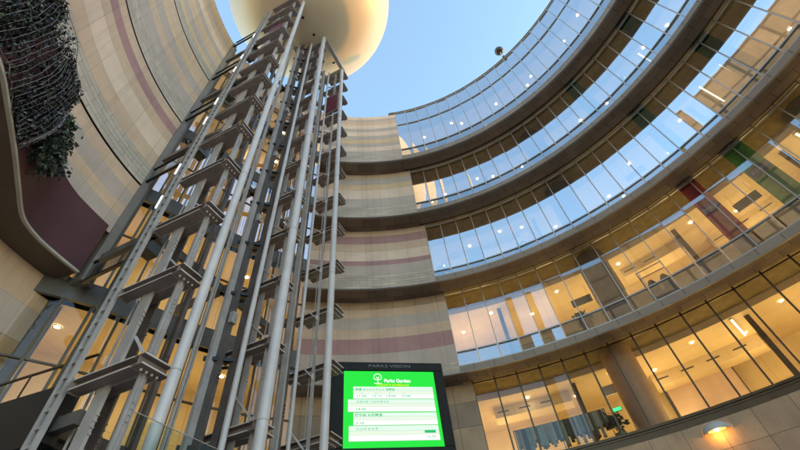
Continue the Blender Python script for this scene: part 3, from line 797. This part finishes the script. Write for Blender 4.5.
# recessed stone wall below it
wl = thing('stone_wall', pol(LC, LR2, -80, GROUND), 'recessed tan and grey stone wall below the maroon planter balcony', 'wall')
off = -Vector(wl.location)
LA2 = laz(-9.75, 8.35)
mb = MB(); bands_on(mb, LC, LR2, GROUND, 8.9, LA0, LA2, [('dark',1.0),('brown',1.1),('grey',.9),('brown',.9),('grey',1.0),('brown',.8),('grey',.95),('brown',.8),('grey',.8),('tan',.9)])
mb.arc(LC, LR2+.4, GROUND, LR2+.4, 8.9, LA0, LA2, 3, SI['brown'], v0=0, v1=9, flip=True)
o = mb.build('stone_facing', SMATS, wl); o.location = off
mb = MB()
q0 = pol(LC, LR2-.02, LA2, 0); tv2 = (pol(LC,LR2,LA2+1,0)-pol(LC,LR2,LA2,0)).normalized(); nv2 = Vector((q0.x-LC[0], q0.y-LC[1], 0)).normalized()
mb.box(Vector((q0.x,q0.y,3.6))+tv2*.2+nv2*.2, tv2*.2, nv2*.25, Vector((0,0,5.25)))
o = mb.build('dark_end_trim', M['dgrey'], wl); o.location = off

# wire net with ivy over the planter
N0, N1 = plan_s(4.08), PLL-.1
net = thing('wire_net', face_pt(N0+1, 9.0), 'fine pale wire net stretched over dark ivy at the upper left', 'net')
off = -Vector(net.location)
def ntop(s_): return 11.42 + .05*math.sin(s_*3.1) + .10*math.sin(s_*1.3+1)
def netp(s_, z):
    f = max(0, min(1, (z-9.1)/1.9))
    return face_pt(s_, z, .07 + .16*math.sin(f*math.pi)**.7 + .10*f + .03*math.sin(s_*5+z*3))
mb = MB(); s_ = N0; rows = 7
while s_ < N1:
    pr = None; zt_ = ntop(s_); ph = random.random()*6; zb_ = 9.0 + random.uniform(-.05,.06)
    for j in range(rows+1):
        z = zb_ + (zt_-zb_)*j/rows
        p = netp(s_ + .018*math.sin(j*1.9+ph), z)
        if pr is not None: mb.tube(pr, p, .005, 4, cap=False)
        pr = p
    s_ += random.uniform(.11,.16)
for zf in (.0, .36, .70, 1.0):
    s_ = N0; pr = None
    while s_ < N1:
        z = 9.0 + (ntop(s_)-9.0)*zf + (.035*math.sin(s_*9+zf*30)+.03*math.sin(s_*17+zf*11))*(0 if zf in (1.0,) else 1)
        p = netp(s_, z)
        if pr is not None: mb.tube(pr, p, .0038 if 0 < zf < 1 else .009, 4, cap=False)
        pr = p; s_ += .07
for q in range(9):     # gathered wires at the free end
    pr = None
    for j in range(9):
        p = netp(N0+.02+random.uniform(0,.10), 9.05+1.95*j/8)
        if pr is not None: mb.tube(pr, p, .008, 4, cap=False)
        pr = p
o = mb.build('wire_mesh', M['wire'], net); o.location = off

ivy = thing('ivy', face_pt(N0+.5, 9.0), 'dark ivy trapped behind the wire net, with tufts hanging out at its end', 'climbing plant')
off = -Vector(ivy.location)
lf = MB(); st = MB()
def leaf(mb, p, L, mi, droop=.3):
    a = Vector((random.gauss(0,1),random.gauss(0,1),random.gauss(-droop,1))).normalized()
    b = a.cross(Vector((random.gauss(0,1),random.gauss(0,1),random.gauss(0,1)))).normalized()
    n = a.cross(b)
    mid = p+a*L*.45+n*L*.1
    mb.face([p, p+a*L*.3+b*L*.36, mid], None, mi); mb.face([p+a*L*.3+b*L*.36, p+a*L, mid], None, mi)
    mb.face([p, mid, p+a*L*.3-b*L*.36], None, mi); mb.face([mid, p+a*L, p+a*L*.3-b*L*.36], None, mi)
gy0, gy1 = plan_s(2.95), plan_s(2.0)
for _ in range(24000):
    s_ = random.uniform(N0, N1); z = random.uniform(8.98, ntop(s_)+.03)
    if gy0 < s_ < gy1 and random.random() < .80: continue
    if random.random() < .2*(.5+.5*math.sin(s_*2.3+z*3.1)): continue
    p = netp(s_, z) - (netp(s_, z)-face_pt(s_, z))*random.uniform(.05,.9)
    leaf(lf, p, random.uniform(.06,.13), random.choices((0,1,2),(.24,.66,.10))[0])
for _ in range(30):    # bare stems behind the wires
    s_ = random.uniform(N0, N1); pr = face_pt(s_, 9.1, .06)
    for j in range(8):
        q = face_pt(s_ + random.uniform(-.12,.12), 9.1+.23*(j+1), .08); st.tube(pr, q, .009, 4, cap=False); pr = q
# tufts hanging from the end of the net
for _ in range(52):
    s_ = N0 - abs(random.gauss(0,.75)); s_ = max(s_, N0-1.9); z = random.uniform(10.2, 11.0) - (N0-s_)*.10
    pr = face_pt(s_, z, random.uniform(.03,.25))
    L = random.uniform(.35,1.0)*(1.15-.3*(N0-s_)/1.9)
    for j in range(6):
        q = pr + Vector((random.uniform(-.05,.06), random.uniform(-.05,.07), -L/6*random.uniform(.5,1.1)))
        st.tube(pr, q, .007, 4, cap=False)
        for _k in range(6):
            leaf(lf, q + Vector((random.gauss(0,.07),random.gauss(0,.07),random.gauss(0,.07))), random.uniform(.08,.17), random.choices((0,1,2),(.7,.12,.18))[0])
        pr = q
o = lf.build('foliage', [M['ivy'], M['ivyp'], M['ivyl']], ivy); o.location = off
o = st.build('stem', M['twig'], ivy); o.location = off

# ------------------------------------------------------------------ lift lobby between left wall and stone
LOB = [Vector((-10.5,8.0,0)), Vector((-9.55,8.75,0)), Vector((-8.75,9.7,0)), Vector((-7.3,11.6,0)), Vector((-5.9,12.9,0)), Vector((-4.55,13.85,0))]
def lobpts(n=12):
    out = []
    tot = sum((b-a).length for a, b in zip(LOB, LOB[1:]))
    for q in range(n+1):
        s = tot*q/n
        for a, b in zip(LOB, LOB[1:]):
            L = (b-a).length
            if s <= L+1e-6: out.append(a+(b-a)*(s/L)); break
            s -= L
    return out
LP = lobpts(11)
outw = Vector((-.62,.78,0)).normalized()
LEV = [GROUND, 4.0, 8.9, 13.8, 18.7, 23.6]
LTXT = ['ground floor','lowest raised','second raised','third raised','fourth raised','topmost']
for i, zf in enumerate(LEV):
    zn = LEV[i+1] if i+1 < len(LEV) else 27.4
    t = thing('lift_lobby', (LP[5].x, LP[5].y, zf), 'lift lobby behind the tower, %s storey, %s' % (LTXT[i], 'dark and closed' if i == 0 else 'lit gold behind glass'), 'building storey')
    off = -Vector(t.location)
    m = MB()      # spandrel
    for a, b in zip(LP, LP[1:]):
        for za, zb, d_ in ((zf-.55, zf+.12, -.06),):
            if i == 0: za = zf
            m.face([a+Vector((0,0,za))-outw*.06, b+Vector((0,0,za))-outw*.06, b+Vector((0,0,zb))-outw*.06, a+Vector((0,0,zb))-outw*.06])
            m.face([a+Vector((0,0,za))-outw*.06, b+Vector((0,0,za))-outw*.06, b+outw*.3+Vector((0,0,za)), a+outw*.3+Vector((0,0,za))])
    o = m.build('spandrel', M['dgrey'], t); o.location = off
    m = MB()
    for a, b in zip(LP, LP[1:]): m.face([a+Vector((0,0,zf)), b+Vector((0,0,zf)), b+outw*3.2+Vector((0,0,zf)), a+outw*3.2+Vector((0,0,zf))])
    o = m.build('floor_slab', M['floorin'], t); o.location = off
    zc = zn-.55
    m = MB()
    for a, b in zip(LP, LP[1:]): m.face([a+outw*.05+Vector((0,0,zc)), b+outw*.05+Vector((0,0,zc)), b+outw*3.2+Vector((0,0,zc)), a+outw*3.2+Vector((0,0,zc))])
    o = m.build('ceiling', M['ceilin'], t); o.location = off
    m = MB()
    for a, b in zip(LP, LP[1:]): m.face([a+outw*3.2+Vector((0,0,zf)), b+outw*3.2+Vector((0,0,zf)), b+outw*3.2+Vector((0,0,zn)), a+outw*3.2+Vector((0,0,zn))])
    for e_ in (LP[0], LP[-1]): m.face([e_+outw*.35+Vector((0,0,zf)), e_+outw*3.2+Vector((0,0,zf)), e_+outw*3.2+Vector((0,0,zn)), e_+outw*.35+Vector((0,0,zn))])
    o = m.build('back_wall', M['wallin'] if i else M['dgrey'], t); o.location = off
    for q, (a, b) in enumerate(zip(LP, LP[1:])):
        fm = MB(); z1, z2 = zf+.12, zc
        fm.bar(a+Vector((0,0,z1)), a+Vector((0,0,z2)), .07, .12, outw)
        fm.bar(a+Vector((0,0,z1+.03)), b+Vector((0,0,z1+.03)), .08, .06)
        fm.bar(a+Vector((0,0,z1+2.3)), b+Vector((0,0,z1+2.3)), .07, .05)
        wo = fm.build('window', M['mulld'], t); wo.location = off
        pm = MB(); j = random.uniform(-.02,.02)
        pm.face([a+Vector((0,0,z1+.06)), b+Vector((0,0,z1+.06)), b+Vector((0,0,z2))+outw*j, a+Vector((0,0,z2))+outw*j])
        pm.build('pane', M['panelow'] if i < 3 else M['lobbypane'], wo)
    if i:
        for q in (1.5, 4.0, 6.5, 8.7):
            p = LP[int(q)] + outw*1.5
            dl = thing('downlight', (p.x, p.y, zc), 'small warm downlight in the %s lift lobby ceiling' % LTXT[i], 'ceiling light', 'downlights of the %s lift lobby' % LTXT[i])
            a_ = MB(); a_.lathe((0,0,-.01), [(.13,0),(.13,-.02),(.09,-.02)], 12); a_.build('trim_ring', M['whitetrim'], dl)
            a_ = MB(); a_.lathe((0,0,-.022), [(0,0),(.09,0)], 12); a_.build('lens', M['lampglow'], dl)
            point(dl, (0,0,-1.7), 52, size=.4)
# beige crown wall above the lobby
cw = thing('crown_wall', (LP[5].x, LP[5].y, 26.4), 'tan stone crown wall above the lift lobby, behind the tower top', 'wall')
off = -Vector(cw.location)
m = MB(); u = 0
for a, b in zip(LP, LP[1:]):
    L = (b-a).length
    for za, zb, nm in ((26.4,27.3,'tan'),(27.3,28.0,'cream'),(28.0,28.6,'gold'),(28.6,29.3,'tan')):
        m.face([a-outw*.1+Vector((0,0,za)), b-outw*.1+Vector((0,0,za)), b-outw*.1+Vector((0,0,zb)), a-outw*.1+Vector((0,0,zb))], [(u,0),(u+L,0),(u+L,1),(u,1)], SI[nm])
    m.face([a-outw*.1+Vector((0,0,26.4)), b-outw*.1+Vector((0,0,26.4)), b+outw*.4+Vector((0,0,26.4)), a+outw*.4+Vector((0,0,26.4))], None, SI['brown'])
    m.face([a+outw*.4+Vector((0,0,26.4)), b+outw*.4+Vector((0,0,26.4)), b+outw*.4+Vector((0,0,29.3)), a+outw*.4+Vector((0,0,29.3))], None, SI['brown'])
    m.face([a-outw*.1+Vector((0,0,29.3)), b-outw*.1+Vector((0,0,29.3)), b+outw*.4+Vector((0,0,29.3)), a+outw*.4+Vector((0,0,29.3))], None, SI['grey'])
    u += L
o = m.build('stone_facing', SMATS, cw); o.location = off

# glass balustrades bridging wall and tower
for z, txt in ((8.65,'lowest of five'),(13.75,'second from below'),(18.75,'third from below'),(23.75,'fourth from below'),(29.3,'topmost of five')):
    p, q = Vector((-9.42,8.28,z)), Vector((-6.95,7.38,z))
    if z > 29: q = Vector((-6.6,7.3,z))
    t = thing('glass_balustrade', p, 'smoky glass balustrade with black rails beside the left wall, %s' % txt, 'balustrade', 'bridge balustrades')
    off = -p
    m = MB(); m.bar(p+Vector((0,0,.04)), q+Vector((0,0,.04)), .09, .09); m.bar(p+Vector((0,0,.86)), q+Vector((0,0,.86)), .07, .07); o = m.build('rail', M['black'], t); o.location = off
    m = MB(); m.face([p+Vector((0,0,.08)), q+Vector((0,0,.08)), q+Vector((0,0,.83)), p+Vector((0,0,.83))]); o = m.build('glass_panel', M['balglass'], t); o.location = off
    m = MB(); m.box(q+Vector((-.02,.02,.42)), Vector((.18,-.06,0)), Vector((.06,.18,0)), Vector((0,0,.55))); o = m.build('end_box', M['fin'], t); o.location = off
# dark bridge at the bottom left
p, q = Vector((-9.2,7.35,3.75)), Vector((-6.25,6.62,3.75))
t = thing('foot_bridge', p, 'black foot bridge edge with thin handrail at the lower left', 'bridge'); off = -p
m = MB(); m.bar(p, q, .25, 1.05); m.bar(p+Vector((.1,.8,-.4)), q+Vector((.1,.8,-.4)), 1.4, .2); o = m.build('edge_beam', M['black'], t); o.location = off
m = MB()
for f in (.05,.45,.85): m.bar(p.lerp(q,f)+Vector((0,.1,.5)), p.lerp(q,f)+Vector((0,.1,1.2)), .025, .025)
m.bar(p+Vector((0,.1,1.2)), q+Vector((0,.1,1.2)), .04, .04)
o = m.build('handrail', M['mulld'], t); o.location = off
m = MB(); m.box((-8.6,8.0,1.1),(1.3,-.5,0),(.05,.12,0),(0,0,1.2)); 
o = tag(m.build('service_panel', M['dgrey']), 'dark grey service panel under the black foot bridge', 'panel')

# ------------------------------------------------------------------ lift tower
A0 = Vector((-4.17, 6.2, 0)); e = Vector((.325, .946, 0)).normalized(); n = Vector((-e.y, e.x, 0))
def T(a, b, z): return A0 + e*a + n*b + Vector((0,0,z))
TOP = 29.35
tw = thing('lift_tower', (A0.x, A0.y, GROUND), 'tall open lift tower of grey columns and brown steel brackets', 'tower')
off = -Vector(tw.location)
def part(mb, name, m, parent=tw, smooth=False):
    o = mb.build(name, m, parent, smooth)
    if parent is tw: o.location = off
    return o
COLA = (0, 2.4, 4.78)
for a in COLA:
    cr = {0:.100, 2.4:.130, 4.78:.112}[a]
    m = MB(); m.tube(T(a,0,GROUND), T(a,0,TOP), cr, 24)
    o = part(m, 'column', M['steel'], smooth=False); 
    for p_ in o.data.polygons: p_.use_smooth = len(p_.vertices) == 4
    m = MB()
    for z in range(4, 29, 6):
        mc = MB(); mc.tube(T(a,0,z), T(a,0,z+.02), cr+.006, 20); mc.build('collar', M['steel2'], o)
    m.tube(T(a,0,TOP-.1), T(a,0,TOP+.02), .165, 20)
    m.build('collar', M['steel2'], o)
m = MB(); m.bar(T(-.1,0,TOP+.12), T(4.95,0,TOP+.12), .24, .26); m.bar(T(-.1,0,TOP+.12), T(-.1,2.1,TOP+.12), .24, .24); m.bar(T(4.85,.15,TOP+.12), T(4.85,2.1,TOP+.12), .22, .24); m.bar(T(-.1,2.1,TOP+.12), T(4.85,2.1,TOP+.12), .22, .24)
part(m, 'top_beam', M['steel2'])
def hbeam(mb, p, q, side, h=.18, w=.24, th=.018):
    """steel H beam lying along p-q: recessed web, two wide flanges with paler edge strips"""
    p, q, side = Vector(p), Vector(q), Vector(side)
    mb.bar(p+side*w/2, q+side*w/2, th, h-th*1.2, mi=0)
    for s_ in (-1, 1):
        zz = Vector((0,0,s_*(h/2)))
        mb.bar(p+zz+side*w/2, q+zz+side*w/2, w, th, mi=0)
        for k_ in (-.004, w+.004): mb.bar(p+zz+side*k_, q+zz+side*k_, .008, th+.006, mi=1)  # paler strips along both flange edges
def bracket(a0, a1, b0, b1, b2, z):
    mb = MB()
    hbeam(mb, T(a0,b0+.245,z), T(a0,b1,z), e)
    hbeam(mb, T(a1,b0+.245,z), T(a1,b2,z), -e)
    hbeam(mb, T(a0,b0,z), T(a1+.06,b0,z), n)
    for q in range(4):
        aa = a0+.12+(a1-a0-.2)*q/3
        mb.tube(T(aa,b0+.12,z-.112), T(aa,b0+.12,z-.15), .022, 6, mi=1)
    mb.box(T(a0+.12,b1+.01,z), e*.13, n*.012, Vector((0,0,.13)), 0)
    mb.box(T(a1-.12,b2+.01,z), e*.13, n*.012, Vector((0,0,.13)), 0)
    return part(mb, 'bracket', [M['brown'], M['lip']])
lev = [4.05 + 2.07*q for q in range(-2, 13)]
for z in lev:
    bracket(-.55, -.02, .16, 1.82, 1.5, z)
    bracket(2.48, 3.0, .20, 1.76, 1.5, z)
    bracket(4.97, 5.48, -.08, 1.55, 1.25, z+.5)
def plate_post(a, b, wa, wb, m, z0=GROUND, z1=TOP-.1, bolts=True, name='post'):
    mb = MB(); mb.box(T(a,b,(z0+z1)/2), e*wa, n*wb, Vector((0,0,(z1-z0)/2)))
    if bolts:
        z = z0+.6
        while z < z1-.8:
            for q in range(4):
                for s_ in (-1,1):
                    mb.tube(T(a+s_*wa*.5, b-wb, z+q*.1), T(a+s_*wa*.5, b-wb-.02, z+q*.1), .018, 6)
            z += 2.07
    return part(mb, name, M[m])
plate_post(-.28, .42, .02, .075, 'steel2')
plate_post(-.25, .42, .075, .018, 'steel2', bolts=False)
plate_post(-.3, 1.25, .03, .14, 'steel2')
plate_post(.02, 1.45, .02, .16, 'rail')
plate_post(2.68, .45, .06, .03, 'steel2')
plate_post(2.70, 1.02, .02, .09, 'steel2')
plate_post(2.45, 1.22, .06, .10, 'rail')
plate_post(2.20, 1.50, .05, .12, 'rail')
plate_post(2.05, 1.62, .09, .05, 'steel2', bolts=False)
plate_post(4.55, 1.25, .05, .07, 'rail'); plate_post(4.75, 1.55, .05, .10, 'rail'); plate_post(4.30, 1.15, .04, .09, 'steel2', bolts=False)
plate_post(4.85, .52, .015, .05, 'steel2')
m = MB(); m.tube(T(4.58,.93,GROUND), T(4.58,.93,TOP), .055, 12); part(m, 'thin_pole', M['steel'])
m = MB(); m.tube(T(2.32,.90,GROUND), T(2.32,.90,TOP), .07, 12); part(m, 'thin_pole', M['steel'])
# small braces, conduits and junction boxes
for z in lev:
    for a, b, s_ in ((-.28,.42,1), (2.66,.45,1), (4.85,.52,-1)):
        m = MB(); m.bar(T(a,b,z+.13), T(a+.05,b+.75*s_ if s_>0 else b+.7,z+.95), .03, .07, e); m.box(T(a,b,z+.16), e*.07, n*.02, Vector((0,0,.09))); part(m, 'brace', M['steel'])
for a, b, rr_ in ((.62,1.9,.03), (.75,1.95,.022), (1.7,1.85,.03), (1.82,1.9,.02), (3.3,1.8,.03), (3.9,1.75,.022), (4.05,1.6,.03), (-.1,1.9,.025), (5.2,.9,.02)):
    m = MB(); m.tube(T(a,b,GROUND), T(a,b,TOP-.3), rr_, 8); part(m, 'conduit', M['steel2'])
for q, z in enumerate(lev[1::2]):
    m = MB(); m.box(T(2.2,1.38,z+.9), e*.09, n*.06, Vector((0,0,.17))); m.box(T(2.2,1.31,z+.9), e*.02, n*.012, Vector((0,0,.05))); part(m, 'junction_box', M['steel2'])
# rail clamps
for z in lev:
    m = MB(); m.bar(T(1.95,1.75,z-.3), T(2.55,1.05,z-.3), .08, .10); m.bar(T(2.6,1.1,z-.42), T(2.3,1.7,z-.42), .05, .06); part(m, 'rail_clamp', M['black'])
# tie bars from back posts to lobby, at each floor
for z in LEV[1:]:
    m = MB(); m.bar(T(-.3,1.5,z-.5), T(-.3,4.0,z-.5), .14, .24); m.bar(T(2.3,1.6,z-.5), T(2.3,4.2,z-.5), .14, .24); m.bar(T(4.6,1.5,z-.5), T(4.6,3.0,z-.5), .14, .24)
    m.bar(T(-.3,2.2,z-.5), T(4.6,2.2,z-.5), .12, .24)
    part(m, 'tie_beam', M['dgrey'])
# cable rack
m = MB()
for b in (1.98, 2.2): m.bar(T(-.52,b,GROUND), T(-.52,b,TOP-.5), .05, .09, e)
z = GROUND+.2
while z < TOP-.6: m.bar(T(-.52,1.98,z), T(-.52,2.2,z), .05, .05); z += .3
part(m, 'cable_rack', M['steel2'])
m = MB(); m.box(T(-.46,2.09,(GROUND+TOP)/2), e*.008, n*.09, Vector((0,0,(TOP-GROUND)/2-.3))); part(m, 'rack_back', M['black'])
# green grey fins with white light bars
m = MB(); m.box(T(-.38,2.52,14), e*.02, n*.18, Vector((0,0,15))); m.box(T(-.2,2.72,14), e*.10, n*.02, Vector((0,0,15))); part(m, 'glass_fin', M['fin'])
for z in (9.9, 11.6, 14.9, 16.6, 20.1, 21.8, 25.2):
    m = MB(); m.bar(T(-.415,2.60,z-.28), T(-.415,2.60,z+.28), .03, .05, n); part(m, 'light_bar', M['bar'])
# hoist ropes
for q in range(4):
    m = MB(); a = .42+.13*q; m.tube(T(a,.62+.05*(q%2),GROUND+2), T(a,.62+.05*(q%2),TOP), .013, 5); part(m, 'rope', M['rope'])
for q in range(3):
    m = MB(); a = 3.35+.13*q; m.tube(T(a,.72,GROUND+2), T(a,.72,TOP), .013, 5); part(m, 'rope', M['rope'])
# lift car rails at the far side, dark cross ties
plate_post(1.15, 2.0, .05, .07, 'rail'); plate_post(3.6, 2.0, .05, .07, 'rail')
# ground level glass screen round the tower
m = MB()
m.face([T(-.75,-.45,GROUND),T(3.2,-.45,GROUND),T(3.2,-.45,2.9),T(-.75,-.45,2.9)]); m.bar(T(-.75,-.45,2.905),T(3.2,-.45,2.905),.012,.01,mi=1)
o = tag(m.build('glass_screen', [M['tealglass'], M['steel2']]), 'clear glass screen round the foot of the lift tower', 'glass screen')

# maroon counterweights hanging in the frames near the top
for a, b, z, txt in ((-.30, .95, 23.2, 'left frame'), (4.85, .62, 23.4, 'right frame')):
    t = thing('counterweight', T(a,b,z), 'dark red lift counterweight hanging high in the %s of the tower' % txt, 'counterweight', 'lift counterweights')
    mb = MB()
    for q in range(9): mb.box(Vector((0,0,.15+q*.22)), e*.13, n*.38, Vector((0,0,.1)))
    mb.build('weight_plates', M['cwt'], t)
    mb = MB()
    for s_ in (-1,1): mb.box(n*(s_*.41)+Vector((0,0,1.05)), e*.08, n*.025, Vector((0,0,1.15)))
    mb.box(Vector((0,0,2.2)), e*.09, n*.38, Vector((0,0,.07))); mb.box(Vector((0,0,-.03)), e*.09, n*.38, Vector((0,0,.06)))
    mb.build('frame', M['brown'], t)
    mb = MB(); mb.tube((0,0,2.2),(0,0,TOP-z),.02,6); mb.build('rope', M['rope'], t)

# cream dome on the tower top
DC, DR, DH = Vector((-4.35, 7.35, 34.3)), 5.75, 5.2
prof = []
for j in range(33):
    th = math.pi*j/32 - math.pi/2
    prof.append((DR*math.cos(th), DH*math.sin(th)))
prof[0] = (0, -DH); prof[-1] = (0, DH)
mb = MB(); mb.lathe((0,0,0), prof, 72)
t = thing('rooftop_dome', DC, 'huge smooth cream sphere crowning the lift tower, gold at its sunlit rim', 'dome')
mb.build('shell', M['dome'], t, smooth=True)
mb = MB()
for a, b in ((.7,.5),(1.9,.45),(3.1,.4),(4.3,.4)):
    p = T(a,b,0)-Vector((DC.x,DC.y,0))
    zz = -DH*math.sqrt(max(0,1-(p.x**2+p.y**2)/DR**2))
    mb.tube((p.x,p.y,zz-.03),(p.x,p.y,zz+.1),.09,10)
mb.build('spot_fitting', M['black'], t)

# ------------------------------------------------------------------ green screen
SD = 13.92
ang = -15.9                       # facing azimuth
sr = Vector((math.cos(R(ang)), -math.sin(R(ang)), 0)); sn = Vector((math.sin(R(ang)), math.cos(R(ang)), 0))
SO = sn*SD
def onscreen(az, el):            # coordinates on the screen plane of a viewing direction
    d = sight(az, el); k = SD/d.dot(sn); p = d*k
    return p.dot(sr), p.z
L0, T0 = onscreen(-11.26, 29.59); R0, T1 = onscreen(1.97, 28.47); _, B0 = onscreen(1.46, 19.80); _, B1 = onscreen(-11.36, 20.74)
ST_, SB_ = (T0+T1)/2, (B0+B1)/2
FL, FT0 = onscreen(-13.3, 30.7); FR, FT1 = onscreen(3.3, 29.27); FT_ = (FT0+FT1)/2
SW, SH = R0-L0, ST_-SB_
def S(x, z, d=0): return SO + sr*x + Vector((0,0,z)) - sn*d
sc = thing('video_screen', S(0, SB_-.6), 'large green video screen with white timetable rows in a black frame', 'screen')
off = -Vector(sc.location)
def spart(mb, name, m, parent=sc):
    o = mb.build(name, m, parent)
    if parent is sc: o.location = off
    return o
FB = SB_-.62
m = MB()
m.box(S((FL+FR)/2, (ST_+FT_)/2+.01, -.2), sr*((FR-FL)/2), sn*.25, Vector((0,0,(FT_-ST_)/2-.01)))
m.box(S((FL+FR)/2, (SB_+FB)/2-.01, -.2), sr*((FR-FL)/2), sn*.25, Vector((0,0,(SB_-FB)/2-.01)))
m.box(S((FL+L0)/2-.005, (ST_+SB_)/2, -.2), sr*((L0-FL)/2-.005), sn*.25, Vector((0,0,(ST_-SB_)/2)))
m.box(S((FR+R0)/2+.005, (ST_+SB_)/2, -.2), sr*((FR-R0)/2-.005), sn*.25, Vector((0,0,(ST_-SB_)/2)))
m.box(S((FL+FR)/2, (FT_+FB)/2, -.55), sr*((FR-FL)/2-.05), sn*.12, Vector((0,0,(FT_-FB)/2-.05)))
spart(m, 'frame', M['screenoff'])
# posts carrying it down to the paving
m = MB()
for x in (FL+.3, FR-.3): m.bar(S(x, GROUND, -.3), S(x, FB, -.3), .25, .25, sr)
spart(m, 'support_post', M['black'])
EX = 2 ** -scene.view_settings.exposure
_g = glow
def glow(name, c, s): return _g(name, c, s*EX)
G1 = glow('screen_green', (.03, .86, .07), 1.0); G2 = glow('screen_green_light', (.10, 1.0, .17), 1.0)
GW = glow('screen_white', (1, 1, 1), 1.15); GM = glow('screen_mint', (.80, 1, .86), 1.0); GC = glow('screen_cream', (.86, .97, .80), 1.0)
GT = glow('screen_text_green', (.03, .62, .20), .9); GY = glow('screen_yellow', (.75, .95, .03), 1.0); GL = glow('screen_line', (.55, .75, .6), .8)
m = MB(); m.face([S(L0,SB_),S(R0,SB_),S(R0,ST_),S(L0,ST_)])
disp = spart(m, 'display', G1)
def rect(name, x0, y0, x1, y1, g, d=.004):     # fractions of the display, y from the top
    m = MB(); X = lambda f: L0+SW*f; Z = lambda f: ST_-SH*f
    m.face([S(X(x0),Z(y1),d),S(X(x1),Z(y1),d),S(X(x1),Z(y0),d),S(X(x0),Z(y0),d)])
    return m.build(name, g, disp)
rows = [(.10,.225,.395),(.045,.40,.565),(.10,.575,.735),(.055,.74,.925)]
for x0, ya, yb in rows:
    h = yb-ya
    rect('title_row', x0, ya, .965, ya+h*.34, GM); rect('header_row', x0, ya+h*.34, .965, ya+h*.62, GC); rect('time_row', x0, ya+h*.62, .965, yb, GW)
    rect('row_line', x0, ya+h*.33, .965, ya+h*.345, GL, .006); rect('row_line', x0, ya+h*.61, .965, ya+h*.625, GL, .006); rect('row_line', x0, yb-.006, .965, yb, GL, .006)
rect('green_tag', .815, .80, .93, .835, GT, .008)
def text(s, fx, fy, hgt, g, width=None, name='lettering', d=.010, bold=0.0, parent=None, base=None):
    cu = bpy.data.curves.new('t', 'FONT'); cu.body = s; cu.size = 1; cu.offset = bold; cu.resolution_u = 3
    to = bpy.data.objects.new('t', cu); col.objects.link(to)
    bpy.context.view_layer.update()
    me = bpy.data.meshes.new_from_object(to.evaluated_get(bpy.context.evaluated_depsgraph_get()))
    bpy.data.objects.remove(to)
    if not me.vertices: return None
    xs = [v.co.x for v in me.vertices]; ys = [v.co.y for v in me.vertices]
    kx = hgt/ (max(ys)-min(ys)); kw = kx if width is None else width/(max(xs)-min(xs))
    X0, Z0 = (L0+SW*fx, ST_-SH*fy) if base is None else base
    for v in me.vertices:
        v.co = S(X0+(v.co.x-min(xs))*kw, Z0+(v.co.y-min(ys))*kx, d)
    me.materials.clear(); me.materials.append(g); me.name = name
    o = bpy.data.objects.new(name, me); col.objects.link(o)
    o.parent = parent or disp
    if parent is sc: o.location = off
    return o
# tree emblem and headings
m = MB(); X = lambda f: L0+SW*f; Z = lambda f: ST_-SH*f
cx_, cz_ = X(.365), Z(.10)
pts = [(0,.16),(.10,.13),(.15,.03),(.12,-.05),(.03,-.07)]
ring = [(x,y) for x, y in pts] + [(-x,y) for x, y in pts[::-1]]
for (x0,y0),(x1,y1) in zip(ring, ring[1:]+ring[:1]): m.bar(S(cx_+x0,cz_+y0,.012), S(cx_+x1,cz_+y1,.012), .008, .022, sn.cross(Vector((x1-x0,0,y1-y0))) if False else Vector((0,0,1)))
m.bar(S(cx_,cz_-.20,.012), S(cx_,cz_-.02,.012), .008, .03, sr); m.bar(S(cx_,cz_-.02,.012), S(cx_+.06,cz_+.04,.012), .008, .02); m.bar(S(cx_,cz_-.02,.012), S(cx_-.06,cz_+.04,.012), .008, .02)
m.bar(S(cx_-.14,cz_-.21,.012), S(cx_+.14,cz_-.21,.012), .008, .02)
m.build('tree_emblem', GW, disp)
text('Parks Garden', .435, .165, SH*.052, GW, SW*.29, bold=.03)
text("TODAY'S SCHEDULE", .345, .217, SH*.034, GY, SW*.36, bold=.025)
for s_, x, y, hg, wd in (('時間 カットイベント 体験会', .125, .285, .040, .42), ('11:00', .14, .37, .030, .10), ('12:15', .30, .37, .030, .10), ('14:00', .45, .37, .030, .10), ('15:00', .61, .37, .030, .10),
        ('スタジオ / フロアガイド', .13, .45, .034, .34), ('14:00', .13, .545, .030, .10), ('展示会 お花教室', .115, .628, .042, .28), ('5:10', .125, .72, .030, .08), ('ハンドメイド', .125, .795, .034, .22), ('16:30', .835, .89, .022, .09)):
    text(s_, x, y, SH*hg, GT, SW*wd, bold=.018)
for q in range(4):
    text('○', .18+.15*q, .325, SH*.016, GT, SW*.02)
wm = varied('sign_letter_grey', (.20,.20,.21), .5)
text('PARKS VISION', 0, 0, (FT_-ST_)*.34, wm, (FR-FL)*.37, name='sign_lettering', d=.07, parent=sc, base=(L0+SW*.27, ST_+(FT_-ST_)*.36))
